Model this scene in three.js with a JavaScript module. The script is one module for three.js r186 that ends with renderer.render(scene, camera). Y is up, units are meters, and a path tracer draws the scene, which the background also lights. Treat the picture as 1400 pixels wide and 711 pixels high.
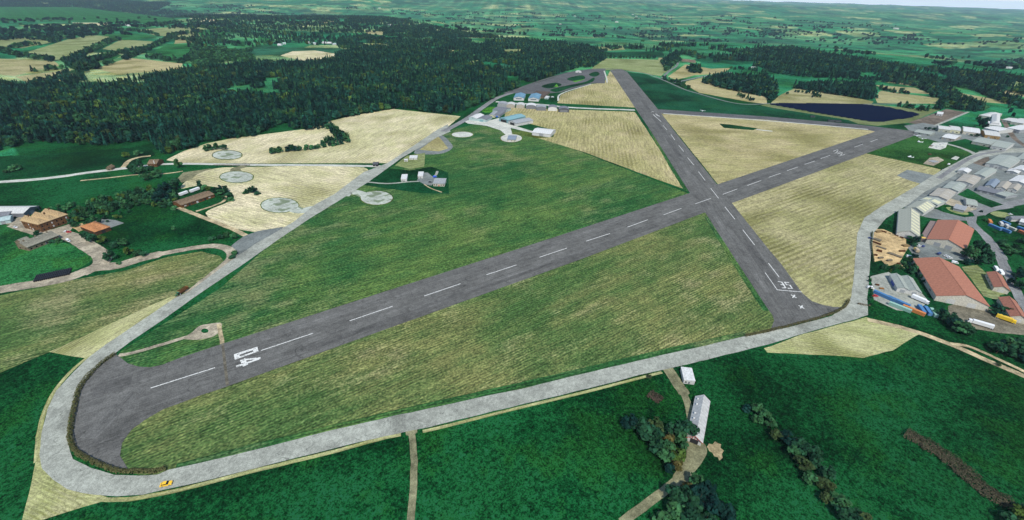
import * as THREE from 'three';
import { mergeGeometries } from 'three/addons/utils/BufferGeometryUtils.js';

// ---------------------------------------------------------------- camera, sky, sun, exposure
const scene = new THREE.Scene();
const CAM_H = 203, PITCH = 30.55 * Math.PI / 180, ROLL = 1.0 * Math.PI / 180, FOV = 60;
const camera = new THREE.PerspectiveCamera(FOV, 1400 / 711, 1, 90000);
camera.position.set(0, CAM_H, 0);
camera.rotation.set(-PITCH, 0, ROLL, 'YXZ');
const renderer = new THREE.WebGLRenderer({ antialias: true });
renderer.toneMapping = THREE.LinearToneMapping;
renderer.toneMappingExposure = 1.06;
renderer.shadowMap.enabled = true;
renderer.shadowMap.type = THREE.PCFSoftShadowMap;
const SUN = new THREE.Vector3(0.16, 1.2, 0.95).normalize();
{
  const W = 256, H = 128, d = new Float32Array(W * H * 4);
  for (let y = 0; y < H; y++) for (let x = 0; x < W; x++) {
    const e = Math.max(0, ((y + 0.5) / H - 0.5) * 2);             // 0 horizon .. 1 zenith
    const t = 1 - Math.exp(-e * 17), i = (y * W + x) * 4;
    d[i] = 1.5 * (1 - t) + 0.19 * t; d[i + 1] = 1.54 * (1 - t) + 0.33 * t; d[i + 2] = 1.56 * (1 - t) + 0.58 * t; d[i + 3] = 1;
  }
  const sky = new THREE.DataTexture(d, W, H, THREE.RGBAFormat, THREE.FloatType);
  sky.mapping = THREE.EquirectangularReflectionMapping; sky.magFilter = THREE.LinearFilter; sky.minFilter = THREE.LinearFilter; sky.needsUpdate = true;
  scene.background = sky; scene.environment = sky;
  scene.backgroundIntensity = 1; scene.environmentIntensity = 1;
}
const sun = new THREE.DirectionalLight(new THREE.Color(1, 0.955, 0.88), 4.4);
sun.position.copy(SUN).multiplyScalar(3000).add(new THREE.Vector3(0, 0, -700));
sun.target.position.set(0, 0, -700); scene.add(sun.target);
sun.castShadow = true; sun.shadow.mapSize.set(4096, 4096); sun.shadow.radius = 1.2;
Object.assign(sun.shadow.camera, { left: -1300, right: 1300, top: 1300, bottom: -1300, near: 100, far: 7000 });
scene.add(sun);
scene.fog = new THREE.FogExp2(new THREE.Color(0.62, 0.84, 1.0), 0.000025);

// ---------------------------------------------------------------- helpers: random, noise, pixel -> place
const rng = s => () => { s |= 0; s = s + 0x6D2B79F5 | 0; let t = Math.imul(s ^ s >>> 15, 1 | s); t = t + Math.imul(t ^ t >>> 7, 61 | t) ^ t; return ((t ^ t >>> 14) >>> 0) / 4294967296; };
const hash = (x, y, s) => { let h = Math.imul(x, 374761393) + Math.imul(y, 668265263) + Math.imul(s, 1274126177) | 0; h = Math.imul(h ^ h >>> 13, 1274126177); h = Math.imul(h ^ h >>> 16, 2246822519); return ((h ^ h >>> 15) >>> 0) / 4294967296; };
const sm = t => t * t * (3 - 2 * t), cl = (x, a = 0, b = 1) => x < a ? a : x > b ? b : x, lerp = (a, b, t) => a + (b - a) * t;
const sstep = (a, b, x) => sm(cl((x - a) / (b - a)));
function vn(x, y, s) { const xi = Math.floor(x), yi = Math.floor(y), fx = sm(x - xi), fy = sm(y - yi); return lerp(lerp(hash(xi, yi, s), hash(xi + 1, yi, s), fx), lerp(hash(xi, yi + 1, s), hash(xi + 1, yi + 1, s), fx), fy); }
const fbm = (x, y, s, o = 4) => { let a = 0, w = 0.5, t = 0; for (let i = 0; i < o; i++) { a += w * vn(x, y, s + i); t += w; w *= 0.5; x = x * 2.03 + 7.1; y = y * 2.03 + 3.7; } return a / t; };
const FPX = 355.5 / Math.tan(FOV / 2 * Math.PI / 180);
function ray(px, py) {
  const x = (px - 700) / FPX, y = (355.5 - py) / FPX, cr = Math.cos(ROLL), sr = Math.sin(ROLL), X = cr * x - sr * y, Y = sr * x + cr * y, c = Math.cos(PITCH), s = Math.sin(PITCH);
  return [X, -s + Y * c, -c - Y * s];
}
function PH(px, py, h = 0) { const d = ray(px, py), t = (h - CAM_H) / d[1]; return [d[0] * t, d[2] * t]; }   // point on the level plane y = h
const depthOf = (x, y, z) => -z * Math.cos(PITCH) + (CAM_H - y) * Math.sin(PITCH);
// the plateau that the airfield stands on ends along this line; beyond it the land falls to a wide valley
const EDGE = [[-200, 3], [0, 0], [250, 7], [350, 18], [450, 19], [560, 25], [620, 38], [700, 50], [800, 58], [900, 62], [1000, 62], [1100, 66], [1200, 78], [1300, 90], [1400, 104], [1500, 118]]
  .map(([x, y]) => { const [gx, gz] = PH(x, y); return [Math.atan2(gx, -gz), Math.min(4800, Math.hypot(gx, gz))]; });
function tab(T, a) { if (a <= T[0][0]) return T[0][1]; for (let i = 1; i < T.length; i++) if (a < T[i][0]) return lerp(T[i - 1][1], T[i][1], (a - T[i - 1][0]) / (T[i][0] - T[i - 1][0])); return T[T.length - 1][1]; }
const FAR = [[-0.9, 210], [-0.35, 190], [-0.1, 150], [0.1, 95], [0.3, 50], [0.5, -10], [0.65, -70], [0.8, -140], [1.1, -180]];
function H(x, z) {
  const r = Math.hypot(x, z), a = Math.atan2(x, -z), e = tab(EDGE, a);
  if (r < e) return 0;
  const drop = sstep(e, e + 1500, r), ff = sstep(6500, 14500, r);
  const rise = lerp(-105, tab(FAR, a), ff);
  return drop * (rise + (fbm(x / 1500, z / 1500, 91, 3) - 0.5) * (110 + 110 * ff) + (fbm(x / 4200, z / 4200, 97, 2) - 0.5) * 90 * ff);
}
function P(px, py) {                                               // where the line of sight through a photo pixel meets the land
  const d = ray(px, py), k = Math.hypot(d[0], d[2]);
  if (d[1] < -0.004) { const t = -CAM_H / d[1], x = d[0] * t, z = d[2] * t; if (H(x, z) === 0) return [x, z]; }
  let t0 = 300 / k;
  for (let i = 0; i < 900; i++) { const t1 = t0 * 1.006; if (CAM_H + d[1] * t1 < H(d[0] * t1, d[2] * t1)) break; t0 = t1; }
  return [d[0] * t0, d[2] * t0];
}
const used = {};
function numbered(n) { used[n] = (used[n] || 0) + 1; return used[n] === 1 ? n : `${n}_${String(used[n] - 1).padStart(3, '0')}`; }
function put(o, name, label, category, group, kind) {
  o.name = numbered(name); o.userData = { label };
  if (category) o.userData.category = category;
  if (group) o.userData.group = group;
  if (kind) o.userData.kind = kind;
  scene.add(o); return o;
}
function part(parent, name, geo, m) { const o = new THREE.Mesh(geo, m); o.name = name; o.castShadow = o.receiveShadow = true; parent.add(o); return o; }

// ---------------------------------------------------------------- textures: what surfaces are made of
function pn(u, v, fu, fv, s) {                                      // periodic value noise, u and v in 0..1
  const x = u * fu, y = v * fv; let xi = Math.floor(x), yi = Math.floor(y); const fx = sm(x - xi), fy = sm(y - yi);
  xi %= fu; yi %= fv; const x1 = (xi + 1) % fu, y1 = (yi + 1) % fv;
  return lerp(lerp(hash(xi, yi, s), hash(x1, yi, s), fx), lerp(hash(xi, y1, s), hash(x1, y1, s), fx), fy);
}
function tex(N, fn) {
  const d = new Uint8Array(N * N * 4), c = [0, 0, 0];
  for (let y = 0; y < N; y++) for (let x = 0; x < N; x++) { fn(x / N, y / N, c); const i = (y * N + x) * 4; d[i] = cl(c[0], 0, 255); d[i + 1] = cl(c[1], 0, 255); d[i + 2] = cl(c[2], 0, 255); d[i + 3] = 255; }
  const t = new THREE.DataTexture(d, N, N, THREE.RGBAFormat); t.colorSpace = THREE.SRGBColorSpace; t.wrapS = t.wrapT = THREE.RepeatWrapping;
  t.magFilter = THREE.LinearFilter; t.minFilter = THREE.LinearMipmapLinearFilter; t.generateMipmaps = true; t.anisotropy = 8; t.needsUpdate = true; return t;
}
const mix3 = (o, a, b, t) => { o[0] = a[0] + (b[0] - a[0]) * t; o[1] = a[1] + (b[1] - a[1]) * t; o[2] = a[2] + (b[2] - a[2]) * t; };
const mul3 = (o, k) => { o[0] *= k; o[1] *= k; o[2] *= k; };
// mown grass: streaks along u, large green / olive / bleached patches; S metres across
function mown(N, s, green, olive, bleached, bias) {
  return tex(N, (u, v, c) => {
    const big = pn(u, v, 7, 9, s) * 0.42 + pn(u, v, 17, 24, s + 1) * 0.33 + pn(u, v, 45, 80, s + 2) * 0.25;
    const band = pn(u, v, 6, 70, s + 3), st = pn(u, v, 64, 640, s + 4), st2 = pn(u, v, 40, 300, s + 5), fine = pn(u, v, 760, 900, s + 6), grain = pn(u, v, 560, 860, s + 9);
    const t = cl((big - 0.5) * 1.75 + (band - 0.5) * 0.45 + (st2 - 0.5) * 0.25 + (grain - 0.5) * 0.5 + bias, 0, 1);
    mix3(c, green, olive, t);
    const bl = cl((pn(u, v, 9, 12, s + 7) * 0.5 + pn(u, v, 34, 50, s + 8) * 0.5 - 0.57) * 1.8 + (st - 0.5) * 0.4 + (grain - 0.5) * 0.3, 0, 0.6);
    const o = [c[0], c[1], c[2]]; mix3(c, o, bleached, bl);
    const line = Math.sin((v * 260 + (pn(u, v, 5, 5, s + 10) - 0.5) * 1.2) * 6.2832) * (0.03 + 0.13 * pn(u, v, 18, 60, s + 11));
    mul3(c, 0.42 + st * 0.27 + st2 * 0.06 + fine * 0.40 + grain * 0.34 + line);
  });
}
const T = {
  green: mown(2048, 11, [42, 84, 44], [84, 108, 56], [126, 122, 86], 0.36),
  olive: mown(2048, 31, [66, 94, 50], [112, 116, 70], [146, 134, 102], 0.50),
  lush: tex(2048, (u, v, c) => {
    const b = pn(u, v, 9, 9, 51) * 0.5 + pn(u, v, 23, 23, 52) * 0.3 + pn(u, v, 61, 61, 53) * 0.2, m = pn(u, v, 140, 150, 54), f = pn(u, v, 330, 350, 55), ff = pn(u, v, 760, 770, 56);
    mix3(c, [118, 158, 124], [196, 226, 176], cl((b - 0.5) * 2.2 + 0.5 + (m - 0.5) * 0.8));
    const y = cl((pn(u, v, 11, 11, 57) * 0.7 + pn(u, v, 37, 35, 50) * 0.3 - 0.56) * 3 + (f - 0.5) * 0.6, 0, 0.55), o = [c[0], c[1], c[2]]; mix3(c, o, [240, 214, 128], y); mul3(c, 0.62 + 0.76 * (0.6 * pn(u, v, 3, 3, 58) + 0.4 * pn(u, v, 8, 7, 59)));
    mul3(c, 0.17 + 0.24 * m + 0.64 * f + 0.72 * ff);
  }),
  straw: tex(2048, (u, v, c) => {                                   // cut hay: windrows along u (period 1/90 of the tile)
    const wob = (pn(u, v, 4, 4, 61) - 0.5) * 0.4 + (pn(u, v, 40, 40, 60) - 0.5) * 0.22, row = Math.sin((v * 90 + wob) * 6.2832) * 0.5 + 0.5;
    const b = pn(u, v, 6, 8, 62) * 0.5 + pn(u, v, 21, 26, 63) * 0.5, st = pn(u, v, 36, 420, 64), sp = pn(u, v, 190, 330, 65), f = pn(u, v, 620, 760, 66);
    mix3(c, [204, 195, 163], [182, 179, 138], cl((b - 0.5) * 2.4 + 0.45 + (sp - 0.5) * 0.7));
    const g = cl((1 - row) * 0.40 * pn(u, v, 14, 40, 67) * 2 + (pn(u, v, 9, 11, 68) - 0.62) * 1.3 + (st - 0.55) * 0.6, 0, 0.72), o = [c[0], c[1], c[2]];
    mix3(c, o, [130, 128, 86], g); mul3(c, 0.58 + st * 0.26 + f * 0.30 + sp * 0.24);
  }),
  asphalt: tex(1024, (u, v, c) => {
    const b = pn(u, v, 4, 7, 71) * 0.5 + pn(u, v, 12, 22, 72) * 0.5, st = pn(u, v, 12, 200, 73), f = pn(u, v, 400, 400, 74), g = pn(u, v, 60, 60, 75);
    const k = 150 + (b - 0.5) * 34 + (st - 0.5) * 24 - (Math.abs(pn(u, v, 5, 22, 76) - 0.5) < 0.006 ? 26 : 0) - (Math.abs(pn(u, v, 16, 16, 77) - 0.5) < 0.006 ? 16 : 0) + (f - 0.5) * 40 + (g - 0.5) * 20; c[0] = k; c[1] = k; c[2] = k * 0.99;
  }),
  concrete: tex(1024, (u, v, c) => {
    const b = pn(u, v, 6, 6, 81) * 0.5 + pn(u, v, 19, 19, 82) * 0.5, f = pn(u, v, 300, 300, 83), g = pn(u, v, 70, 70, 84), cr = Math.abs(pn(u, v, 26, 26, 85) - 0.5);
    let k = 200 + (b - 0.5) * 46 - cl((pn(u, v, 9, 9, 86) - 0.7) * 4) * 26 + (f - 0.5) * 48 + (g - 0.5) * 30; if (cr < 0.008) k *= 0.8; c[0] = k * 0.985; c[1] = k; c[2] = k * 0.985;
  }),
  dirt: tex(512, (u, v, c) => {
    const b = pn(u, v, 6, 6, 101) * 0.5 + pn(u, v, 25, 25, 102) * 0.5, f = pn(u, v, 200, 200, 103), g = pn(u, v, 70, 70, 104);
    const k = 0.82 + (b - 0.5) * 0.36 + (f - 0.5) * 0.22 + (g - 0.5) * 0.16; c[0] = 222 * k; c[1] = 212 * k; c[2] = 192 * k;
  }),
  sheet: tex(512, (u, v, c) => {                                    // painted profiled metal: ribs and weather streaks down the slope (v)
    const rib = Math.sin(u * 6.2832 * 32) * 0.5 + 0.5, st = pn(u, v, 90, 6, 111), b = pn(u, v, 9, 9, 112), f = pn(u, v, 160, 60, 113);
    const k = 214 + (rib - 0.5) * 16 + (st - 0.5) * 34 + (b - 0.5) * 30 + (f - 0.5) * 18; c[0] = k; c[1] = k; c[2] = k;
  }),
};
const M = (color, rough = 0.9, map = null, extra = {}) => new THREE.MeshPhysicalMaterial({ specularIntensity: rough >= 0.9 ? 0.06 : 0.5, color: Array.isArray(color) ? new THREE.Color().setRGB(...color) : color, roughness: rough, map, metalness: 0, side: THREE.DoubleSide, ...extra });
const white = [1, 1, 1];
T.paint = tex(256, (u, v, c) => { const k = pn(u, v, 60, 60, 131) * 0.5 + pn(u, v, 24, 24, 132) * 0.5, t = cl((k - 0.60) * 7, 0, 0.85); mix3(c, [236, 236, 232], [112, 112, 110], t); });   // road paint worn through to the asphalt
T.pan = tex(512, (u, v, c) => {                                     // old broken concrete, weeds in its joints
  const b = pn(u, v, 6, 6, 121) * 0.5 + pn(u, v, 19, 19, 122) * 0.5, f = pn(u, v, 150, 150, 123), w = (pn(u, v, 9, 9, 124) - 0.5) * 0.05, jx = Math.abs(((u + w) * 10 % 1) - 0.5), jy = Math.abs(((v + w) * 14 % 1) - 0.5), cr = Math.abs(pn(u, v, 22, 22, 125) - 0.5);
  const k = 200 + (b - 0.5) * 60 + (f - 0.5) * 40, g = Math.max(jx > 0.475 ? 0.55 * pn(u, v, 40, 40, 126) * 1.4 : 0, jy > 0.47 ? 0.5 * pn(u, v, 40, 40, 127) * 1.4 : 0, cr < 0.012 ? 0.4 : 0, cl((pn(u, v, 12, 12, 128) - 0.72) * 4, 0, 0.5));
  mix3(c, [k * 0.98, k, k * 0.97], [84, 104, 66], cl(g)); });
const mats = {
  pan: [M([0.68, 0.69, 0.63], 0.95, T.pan), 70],
  green: [M(white, 1, T.green), 620], olive: [M(white, 1, T.olive), 560], straw: [M([0.66, 0.625, 0.49], 1, T.straw), 520], strawE: [M([0.57, 0.57, 0.44], 1, T.straw), 520],
  strawpale: [M([0.95, 0.92, 0.89], 1, T.straw), 400], strawgreen: [M([0.42, 0.52, 0.36], 1, T.straw), 520],
  hay: [M([0.66, 0.71, 0.53], 1, T.straw), 190],
  lush: [M([0.0125, 0.096, 0.041], 1, T.lush), 230], dark: [M([0.013, 0.085, 0.055], 1, T.lush), 230], deep: [M([0.009, 0.066, 0.032], 1, T.lush), 220],
  lawn: [M([0.038, 0.175, 0.075], 1, T.lush), 200], park: [M([0.05, 0.13, 0.042], 1, T.lush), 200], bright: [M([0.16, 0.36, 0.06], 1, T.lush), 200], moss: [M([0.16, 0.17, 0.06], 1, T.lush), 200],
  asphalt: [M([0.365, 0.36, 0.34], 0.93, T.asphalt), 160], asphaltdark: [M([0.32, 0.32, 0.325], 0.93, T.asphalt), 160], asphaltlight: [M([0.62, 0.63, 0.63], 0.93, T.asphalt), 120],
  concrete: [M([0.53, 0.53, 0.465], 0.92, T.concrete), 90], concretepale: [M([0.84, 0.82, 0.74], 0.92, T.concrete), 80], concretegrey: [M([0.30, 0.32, 0.31], 0.93, T.concrete), 90],
  dirt: [M([0.66, 0.64, 0.58], 1, T.dirt), 60], dirtdry: [M([0.52, 0.47, 0.32], 1, T.dirt), 30], dirtpale: [M([0.80, 0.73, 0.54], 1, T.dirt), 60], dirtbrown: [M([0.36, 0.30, 0.25], 1, T.dirt), 80], sand: [M([1.0, 0.80, 0.50], 1, T.dirt), 70], plot: [M([0.30, 0.27, 0.26], 1, T.dirt), 120], gravel: [M([0.36, 0.36, 0.32], 1, T.dirt), 60], margin: [M([0.26, 0.34, 0.22], 1, T.straw), 400],
  grassy: [M([0.38, 0.41, 0.29], 1, T.dirt), 60], paint: [M([0.74, 0.74, 0.72], 0.9, T.paint), 14],
};
// ---------------------------------------------------------------- flat sheets on the plateau
const LAYER = 0.03; let tie = 0;
function flatGeo(pts, y, S, rot, holes = []) {                       // pts: [x, z]
  const sh = new THREE.Shape(pts.map(p => new THREE.Vector2(p[0], -p[1])));
  for (const h of holes) sh.holes.push(new THREE.Path(h.map(p => new THREE.Vector2(p[0], -p[1]))));
  const g = new THREE.ShapeGeometry(sh); g.rotateX(-Math.PI / 2); g.translate(0, y, 0); metreUV(g, S, rot); return g;
}
function metreUV(g, S, rot) { const p = g.attributes.position, uv = new Float32Array(p.count * 2), c = Math.cos(rot), s = Math.sin(rot); for (let i = 0; i < p.count; i++) { const x = p.getX(i), z = p.getZ(i); uv[2 * i] = (x * c + z * s) / S; uv[2 * i + 1] = (-x * s + z * c) / S; } g.setAttribute('uv', new THREE.BufferAttribute(uv, 2)); }
function rough(pts, amp, step, seed) {                               // break long edges so that they wander a little, as grown edges do
  const out = []; pts.forEach((a, i) => { const b = pts[(i + 1) % pts.length], L = Math.hypot(b[0] - a[0], b[1] - a[1]), n = Math.min(120, Math.max(1, Math.round(L / step)));
    for (let k = 0; k < n; k++) { const t = k / n, x = lerp(a[0], b[0], t), z = lerp(a[1], b[1], t), e = (fbm(x / 9, z / 9, seed, 2) - 0.5) * 2 * amp, f = (fbm(x / 9, z / 9, seed + 5, 2) - 0.5) * 2 * amp; out.push([x + e, z + f]); } });
  return out;
}
function curve(pts, closed, per = 6) { const c = new THREE.CatmullRomCurve3(pts.map(p => new THREE.Vector3(p[0], 0, p[1])), closed, 'centripetal'); return c.getPoints(pts.length * per).map(v => [v.x, v.z]).slice(0, closed ? -1 : undefined); }
function sheetGeo(px, layer, mat, rot, o) {
  let pts = px.map(p => P(p[0], p[1])); if (o.smooth) pts = curve(pts, true, 5);
  if (o.edge !== 0) pts = rough(pts, o.edge ?? 0.6, o.step ?? 7, 3);
  return flatGeo(pts, layer * LAYER + (tie++ % 40) * 0.0006, mats[mat][1], rot);
}
function sheet(name, label, mat, px, layer, rot = 0, o = {}) {
  const m = new THREE.Mesh(sheetGeo(px, layer, mat, rot, o), mats[mat][0]); m.receiveShadow = true;
  return put(m, name, label, null, o.group, 'structure');
}
function ribbonGeo(pts, w, y, S, along = true) {                     // pts in metres; uv runs along the ribbon
  const pos = [], uv = [], idx = []; let L = 0;
  pts.forEach((p, i) => { const a = pts[Math.max(0, i - 1)], b = pts[Math.min(pts.length - 1, i + 1)]; let dx = b[0] - a[0], dz = b[1] - a[1]; const l = Math.hypot(dx, dz) || 1; dx /= l; dz /= l; if (i) L += Math.hypot(p[0] - pts[i - 1][0], p[1] - pts[i - 1][1]);
    const ww = typeof w === 'function' ? w(i / (pts.length - 1)) : w, j = y > 0.025 && ww > 2 ? (fbm(L / 5, 0.3, 7, 2) - 0.5) * Math.min(1.2, ww * 0.2) : 0;
    pos.push(p[0] + dz * (ww / 2 + j), y, p[1] - dx * (ww / 2 + j), p[0] - dz * (ww / 2 - j), y, p[1] + dx * (ww / 2 - j)); uv.push(L / S, 0, L / S, ww / S);
    if (i) idx.push(2 * i - 2, 2 * i, 2 * i - 1, 2 * i - 1, 2 * i, 2 * i + 1); });
  const g = new THREE.BufferGeometry(); g.setAttribute('position', new THREE.Float32BufferAttribute(pos, 3)); g.setAttribute('uv', new THREE.Float32BufferAttribute(uv, 2)); g.setIndex(idx); g.computeVertexNormals(); return g;
}
function track(name, label, mat, px, w, layer, o = {}) {
  let pts = px.map(p => P(p[0], p[1])); pts = curve(pts, false, 10);
  const m = new THREE.Mesh(ribbonGeo(pts, w, layer * LAYER + (tie++ % 40) * 0.0006, mats[mat][1]), mats[mat][0]); m.receiveShadow = true; return put(m, name, label, null, o.group, 'structure');
}
function disc(name, label, mat, cx, cy, rx, ry, layer, o = {}) { const pts = []; for (let i = 0; i < 20; i++) { const a = i / 20 * 6.2832; pts.push([cx + Math.cos(a) * rx, cy + Math.sin(a) * ry]); } return sheet(name, label, mat, pts, layer, 0.5, { edge: 0.5, ...o }); }
const dirOf = (a, b) => { const p = P(...a), q = P(...b); return Math.atan2(q[1] - p[1], q[0] - p[0]); };
const R04 = dirOf([400, 466], [1100, 226]), R35 = dirOf([1030, 350], [870, 120]);

// ---------------------------------------------------------------- the land: one sheet from below the camera to the horizon
const PAL = [[0.030, 0.20, 0.13], [0.04, 0.25, 0.16], [0.06, 0.31, 0.20], [0.03, 0.21, 0.15], [0.10, 0.34, 0.21], [0.17, 0.37, 0.25], [0.12, 0.26, 0.18], [0.52, 0.50, 0.36], [0.24, 0.32, 0.21], [0.018, 0.12, 0.085], [0.036, 0.22, 0.14], [0.04, 0.15, 0.12], [0.06, 0.24, 0.16]];  // outlying fields: lighter and bluer than HOME, some distance haze put into colour
const HOME = [0.012, 0.094, 0.040];                                  // the lush pasture around the airfield
function fieldColour(x, z) {                                         // one colour for each field
  const S = 290, xi = Math.floor(x / S), zi = Math.floor(z / S); let b = 1e9, best = null;
  for (let i = -1; i < 2; i++) for (let j = -1; j < 2; j++) { const cx = (xi + i + hash(xi + i, zi + j, 5)) * S, cz = (zi + j + hash(xi + i, zi + j, 6)) * S, d = Math.abs(cx - x) * 0.8 + Math.abs(cz - z); if (d < b) { b = d; best = Math.hypot(cx - 60, cz + 450) < 900 ? HOME : PAL[Math.floor(hash(xi + i, zi + j, 7) * PAL.length)]; } }
  return best;
}
{
  const pos = [], col = [], uv = [], idx = [], az = 620, rings = []; const A0 = -1.28, A1 = 1.28;
  for (let r = 60; r < 42000; r *= 1 + 0.014 + (r < 500 ? 0.03 : 0)) rings.push(r);
  rings.forEach((r, j) => { for (let i = 0; i <= az; i++) {
    const a = lerp(A0, A1, i / az), x = Math.sin(a) * r, z = -Math.cos(a) * r, e = tab(EDGE, a);
    pos.push(x, H(x, z) - (r > e ? 0.02 : 0), z); uv.push(x / 230, z / 230);
    const f = fieldColour(x, z), n = 0.8 + 0.4 * fbm(x / 160, z / 160, 33, 3);
    for (let k = 0; k < 3; k++) col.push(f[k] * n);
    if (i && j) { const c = az + 1, q = j * c + i; idx.push(q - c - 1, q - c, q - 1, q - 1, q - c, q); }
  } });
  const g = new THREE.BufferGeometry(); g.setAttribute('position', new THREE.Float32BufferAttribute(pos, 3)); g.setAttribute('color', new THREE.Float32BufferAttribute(col, 3)); g.setAttribute('uv', new THREE.Float32BufferAttribute(uv, 2)); g.setIndex(idx); g.computeVertexNormals();
  const m = new THREE.Mesh(g, M(white, 1, T.lush, { vertexColors: true })); m.receiveShadow = true; put(m, 'ground', 'rolling green farmland reaching from the airfield to the horizon', null, null, 'structure');
  
}
// ---------------------------------------------------------------- fields of the airfield
sheet('mown_field', 'large mown green field between the grey perimeter track and the runway numbered 04', 'green', [[150, 500], [165, 480], [300, 395], [380, 325], [470, 270], [506, 247], [600, 188], [622, 176], [650, 170], [700, 180], [740, 189], [790, 206], [945, 266], [960, 285], [350, 490], [222, 520]], 1, R04);
sheet('mown_field', 'olive mown field enclosed by both runways and the southern perimeter track', 'olive', [[150, 640], [160, 600], [200, 560], [300, 520], [350, 500], [700, 375], [962, 280], [1070, 440], [1050, 462], [875, 500], [700, 542], [350, 624], [230, 648], [190, 650]], 1, R04);
sheet('hay_field', 'pale straw triangle between the arched hangars and the runway numbered 35', 'straw', [[692, 147], [780, 150], [868, 153], [886, 180], [937, 259], [900, 246], [800, 208.5], [736, 189], [757, 187], [757, 178], [720, 168], [690, 160]], 2, R35 + 0.05);
sheet('hay_field', 'small straw triangle beside the far end of the runway numbered 35', 'straw', [[762, 141], [767, 129], [807, 115], [826, 113], [834, 97], [845, 110], [868, 147]], 2, R35);
sheet('grass_field', 'dark green field beyond the far end of the runway numbered 35', 'dark', [[856, 98], [880, 101], [907, 110], [938, 123], [955, 129], [1012, 143], [1060, 148], [1160, 164], [1180, 172], [1050, 160], [895, 149]], 1, 0);
sheet('hay_field', 'straw field wedged between both runways and the disused strip', 'straw', [[903, 154], [1050, 163], [1188, 176], [1202, 179], [985, 256]], 2, R04 + 0.5);
sheet('hay_field', 'broad straw field between the crossing runways and the industrial estate', 'strawE', [[990, 280], [1189, 206], [1240, 217], [1287, 232], [1262, 252], [1207, 285], [1186, 298], [1178, 320], [1172, 360], [1170, 400], [1163, 420], [1140, 426], [1080, 412], [1060, 356]], 1, R04 + 0.05);
sheet('grass_field', 'green parking field with light aircraft beside the runway end', 'park', [[1180, 209], [1243, 186], [1256, 186], [1327, 208], [1322, 213], [1287, 232], [1262, 226]], 2, R04);
mats.lawn2 = [M([0.075, 0.19, 0.05], 1, T.lush), 200];
sheet('hay_field', 'long pale hay field between the dark wood and the perimeter track', 'strawpale', [[227, 219], [250, 207], [283, 196], [318, 189], [350, 185], [420, 176], [454, 165], [482, 158], [538, 149], [630, 159], [604, 180], [532, 223], [350, 223.5], [250, 222.5]], 1, dirOf([470, 215], [580, 160]), { edge: 1 });
sheet('hay_field', 'pale hay field with round concrete pans and the brown roofed shed', 'strawpale', [[248, 258], [265, 240], [293, 230.5], [350, 228], [497, 229], [503, 235], [460, 267], [438, 280], [405, 303], [390, 312], [350, 317.5], [281, 291], [310, 277], [320, 270], [305, 258], [270, 254]], 1, 0.4, { smooth: true, edge: 0.5 });
sheet('mown_field', 'olive field between the farm drive and the perimeter track', 'olive', [[-20, 408], [100, 383], [170, 370], [230, 351], [275, 344], [300, 350], [308, 360], [300, 372], [262, 402], [235, 410], [68, 481], [-20, 518]], 1, R04 + 0.03);
sheet('hay_strip', 'narrow wedge of cut yellow grass beside the grey perimeter track', 'hay', [[67, 481], [230, 407], [243, 405], [150, 472], [124, 492]], 2, dirOf([100, 480], [230, 408]));
sheet('hay_strip', 'corner of cut yellow grass outside the bend of the perimeter track', 'hay', [[52, 618], [42, 660], [27, 722], [50, 714], [112, 694], [152, 682], [100, 665], [70, 645]], 2, 0.3);
sheet('hay_strip', 'fan of cut grass below the perimeter track near the containers', 'hay', [[1045, 476], [1100, 456], [1185, 434], [1256, 457], [1220, 479], [1180, 489], [1125, 485.5], [1050, 482]], 2, 0.25);
for (const [px, w, l] of [[[[105, 680], [170, 683], [235, 672], [350, 643], [450, 619], [520, 600], [548, 594]], 2.2, 'yellow dry verge along the southern perimeter track west of the field track'], [[[578, 590], [600, 585], [700, 560], [800, 536], [905, 509]], 2, 'yellow dry verge along the southern perimeter track east of the field track'], [[[50, 632], [54, 590], [64, 555], [78, 530], [100, 505], [120, 488]], 2.2, 'yellow dry verge outside the western bend of the track']])
  track('verge', l, 'hay', px, w, 2);
track('verge', 'thin tan edge strip between mown grass and the straw triangle', 'green', [[890, 176], [905, 203], [922, 232], [941, 262]], 9, 3);
track('verge', 'green edge of the southern mown field along the perimeter track', 'green', [[240, 640], [350, 611], [550, 563], [700, 530], [875, 489], [1020, 456]], 5, 2);
track('verge', 'green edge of the olive field along the runway numbered 35', 'green', [[968, 297], [1008, 361], [1050, 425]], 8, 2);
sheet('grass_plot', 'dark green garden plot around the small houses by the track', 'deep', [[497, 253], [507, 246], [530, 230], [560, 233], [590, 228], [613, 236], [614, 265], [575, 264], [530, 258]], 2, 0);
sheet('grass_plot', 'straw wedge inside the grey loop beside the track', 'straw', [[573, 205], [599, 186], [607, 195], [613, 203], [600, 207]], 3, 0.4);
sheet('grass_plot', 'light green plot with white shed beside the perimeter track', 'strawgreen', [[540, 226], [556, 213], [581, 209], [580, 228], [560, 231]], 3, 0.4);
sheet('farm_lawn', 'bright green lawn around the stone cottage', 'lawn', [[-20, 312], [20, 308], [60, 325], [95, 334], [125, 345], [128, 353], [112, 365], [92, 373], [-20, 392]], 2, 0, { smooth: true });
sheet('grass_plot', 'dark scrub grass around the farm buildings', 'lush', [[100, 300], [200, 285], [246, 284], [320, 318], [318, 330], [245, 338], [195, 345], [150, 335]], 1, 0);
sheet('dark_pasture', 'dark green pasture beyond the farm track', 'deep', [[-20, 215], [100, 208], [205, 200], [212, 212], [180, 226], [100, 237], [-20, 247]], 1, 0);
sheet('dark_pasture', 'dark green pasture between the pale farm track and the barns', 'lush', [[-20, 252], [100, 242], [180, 234], [245, 235], [240, 262], [100, 285], [-20, 290]], 1, 0);
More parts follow.
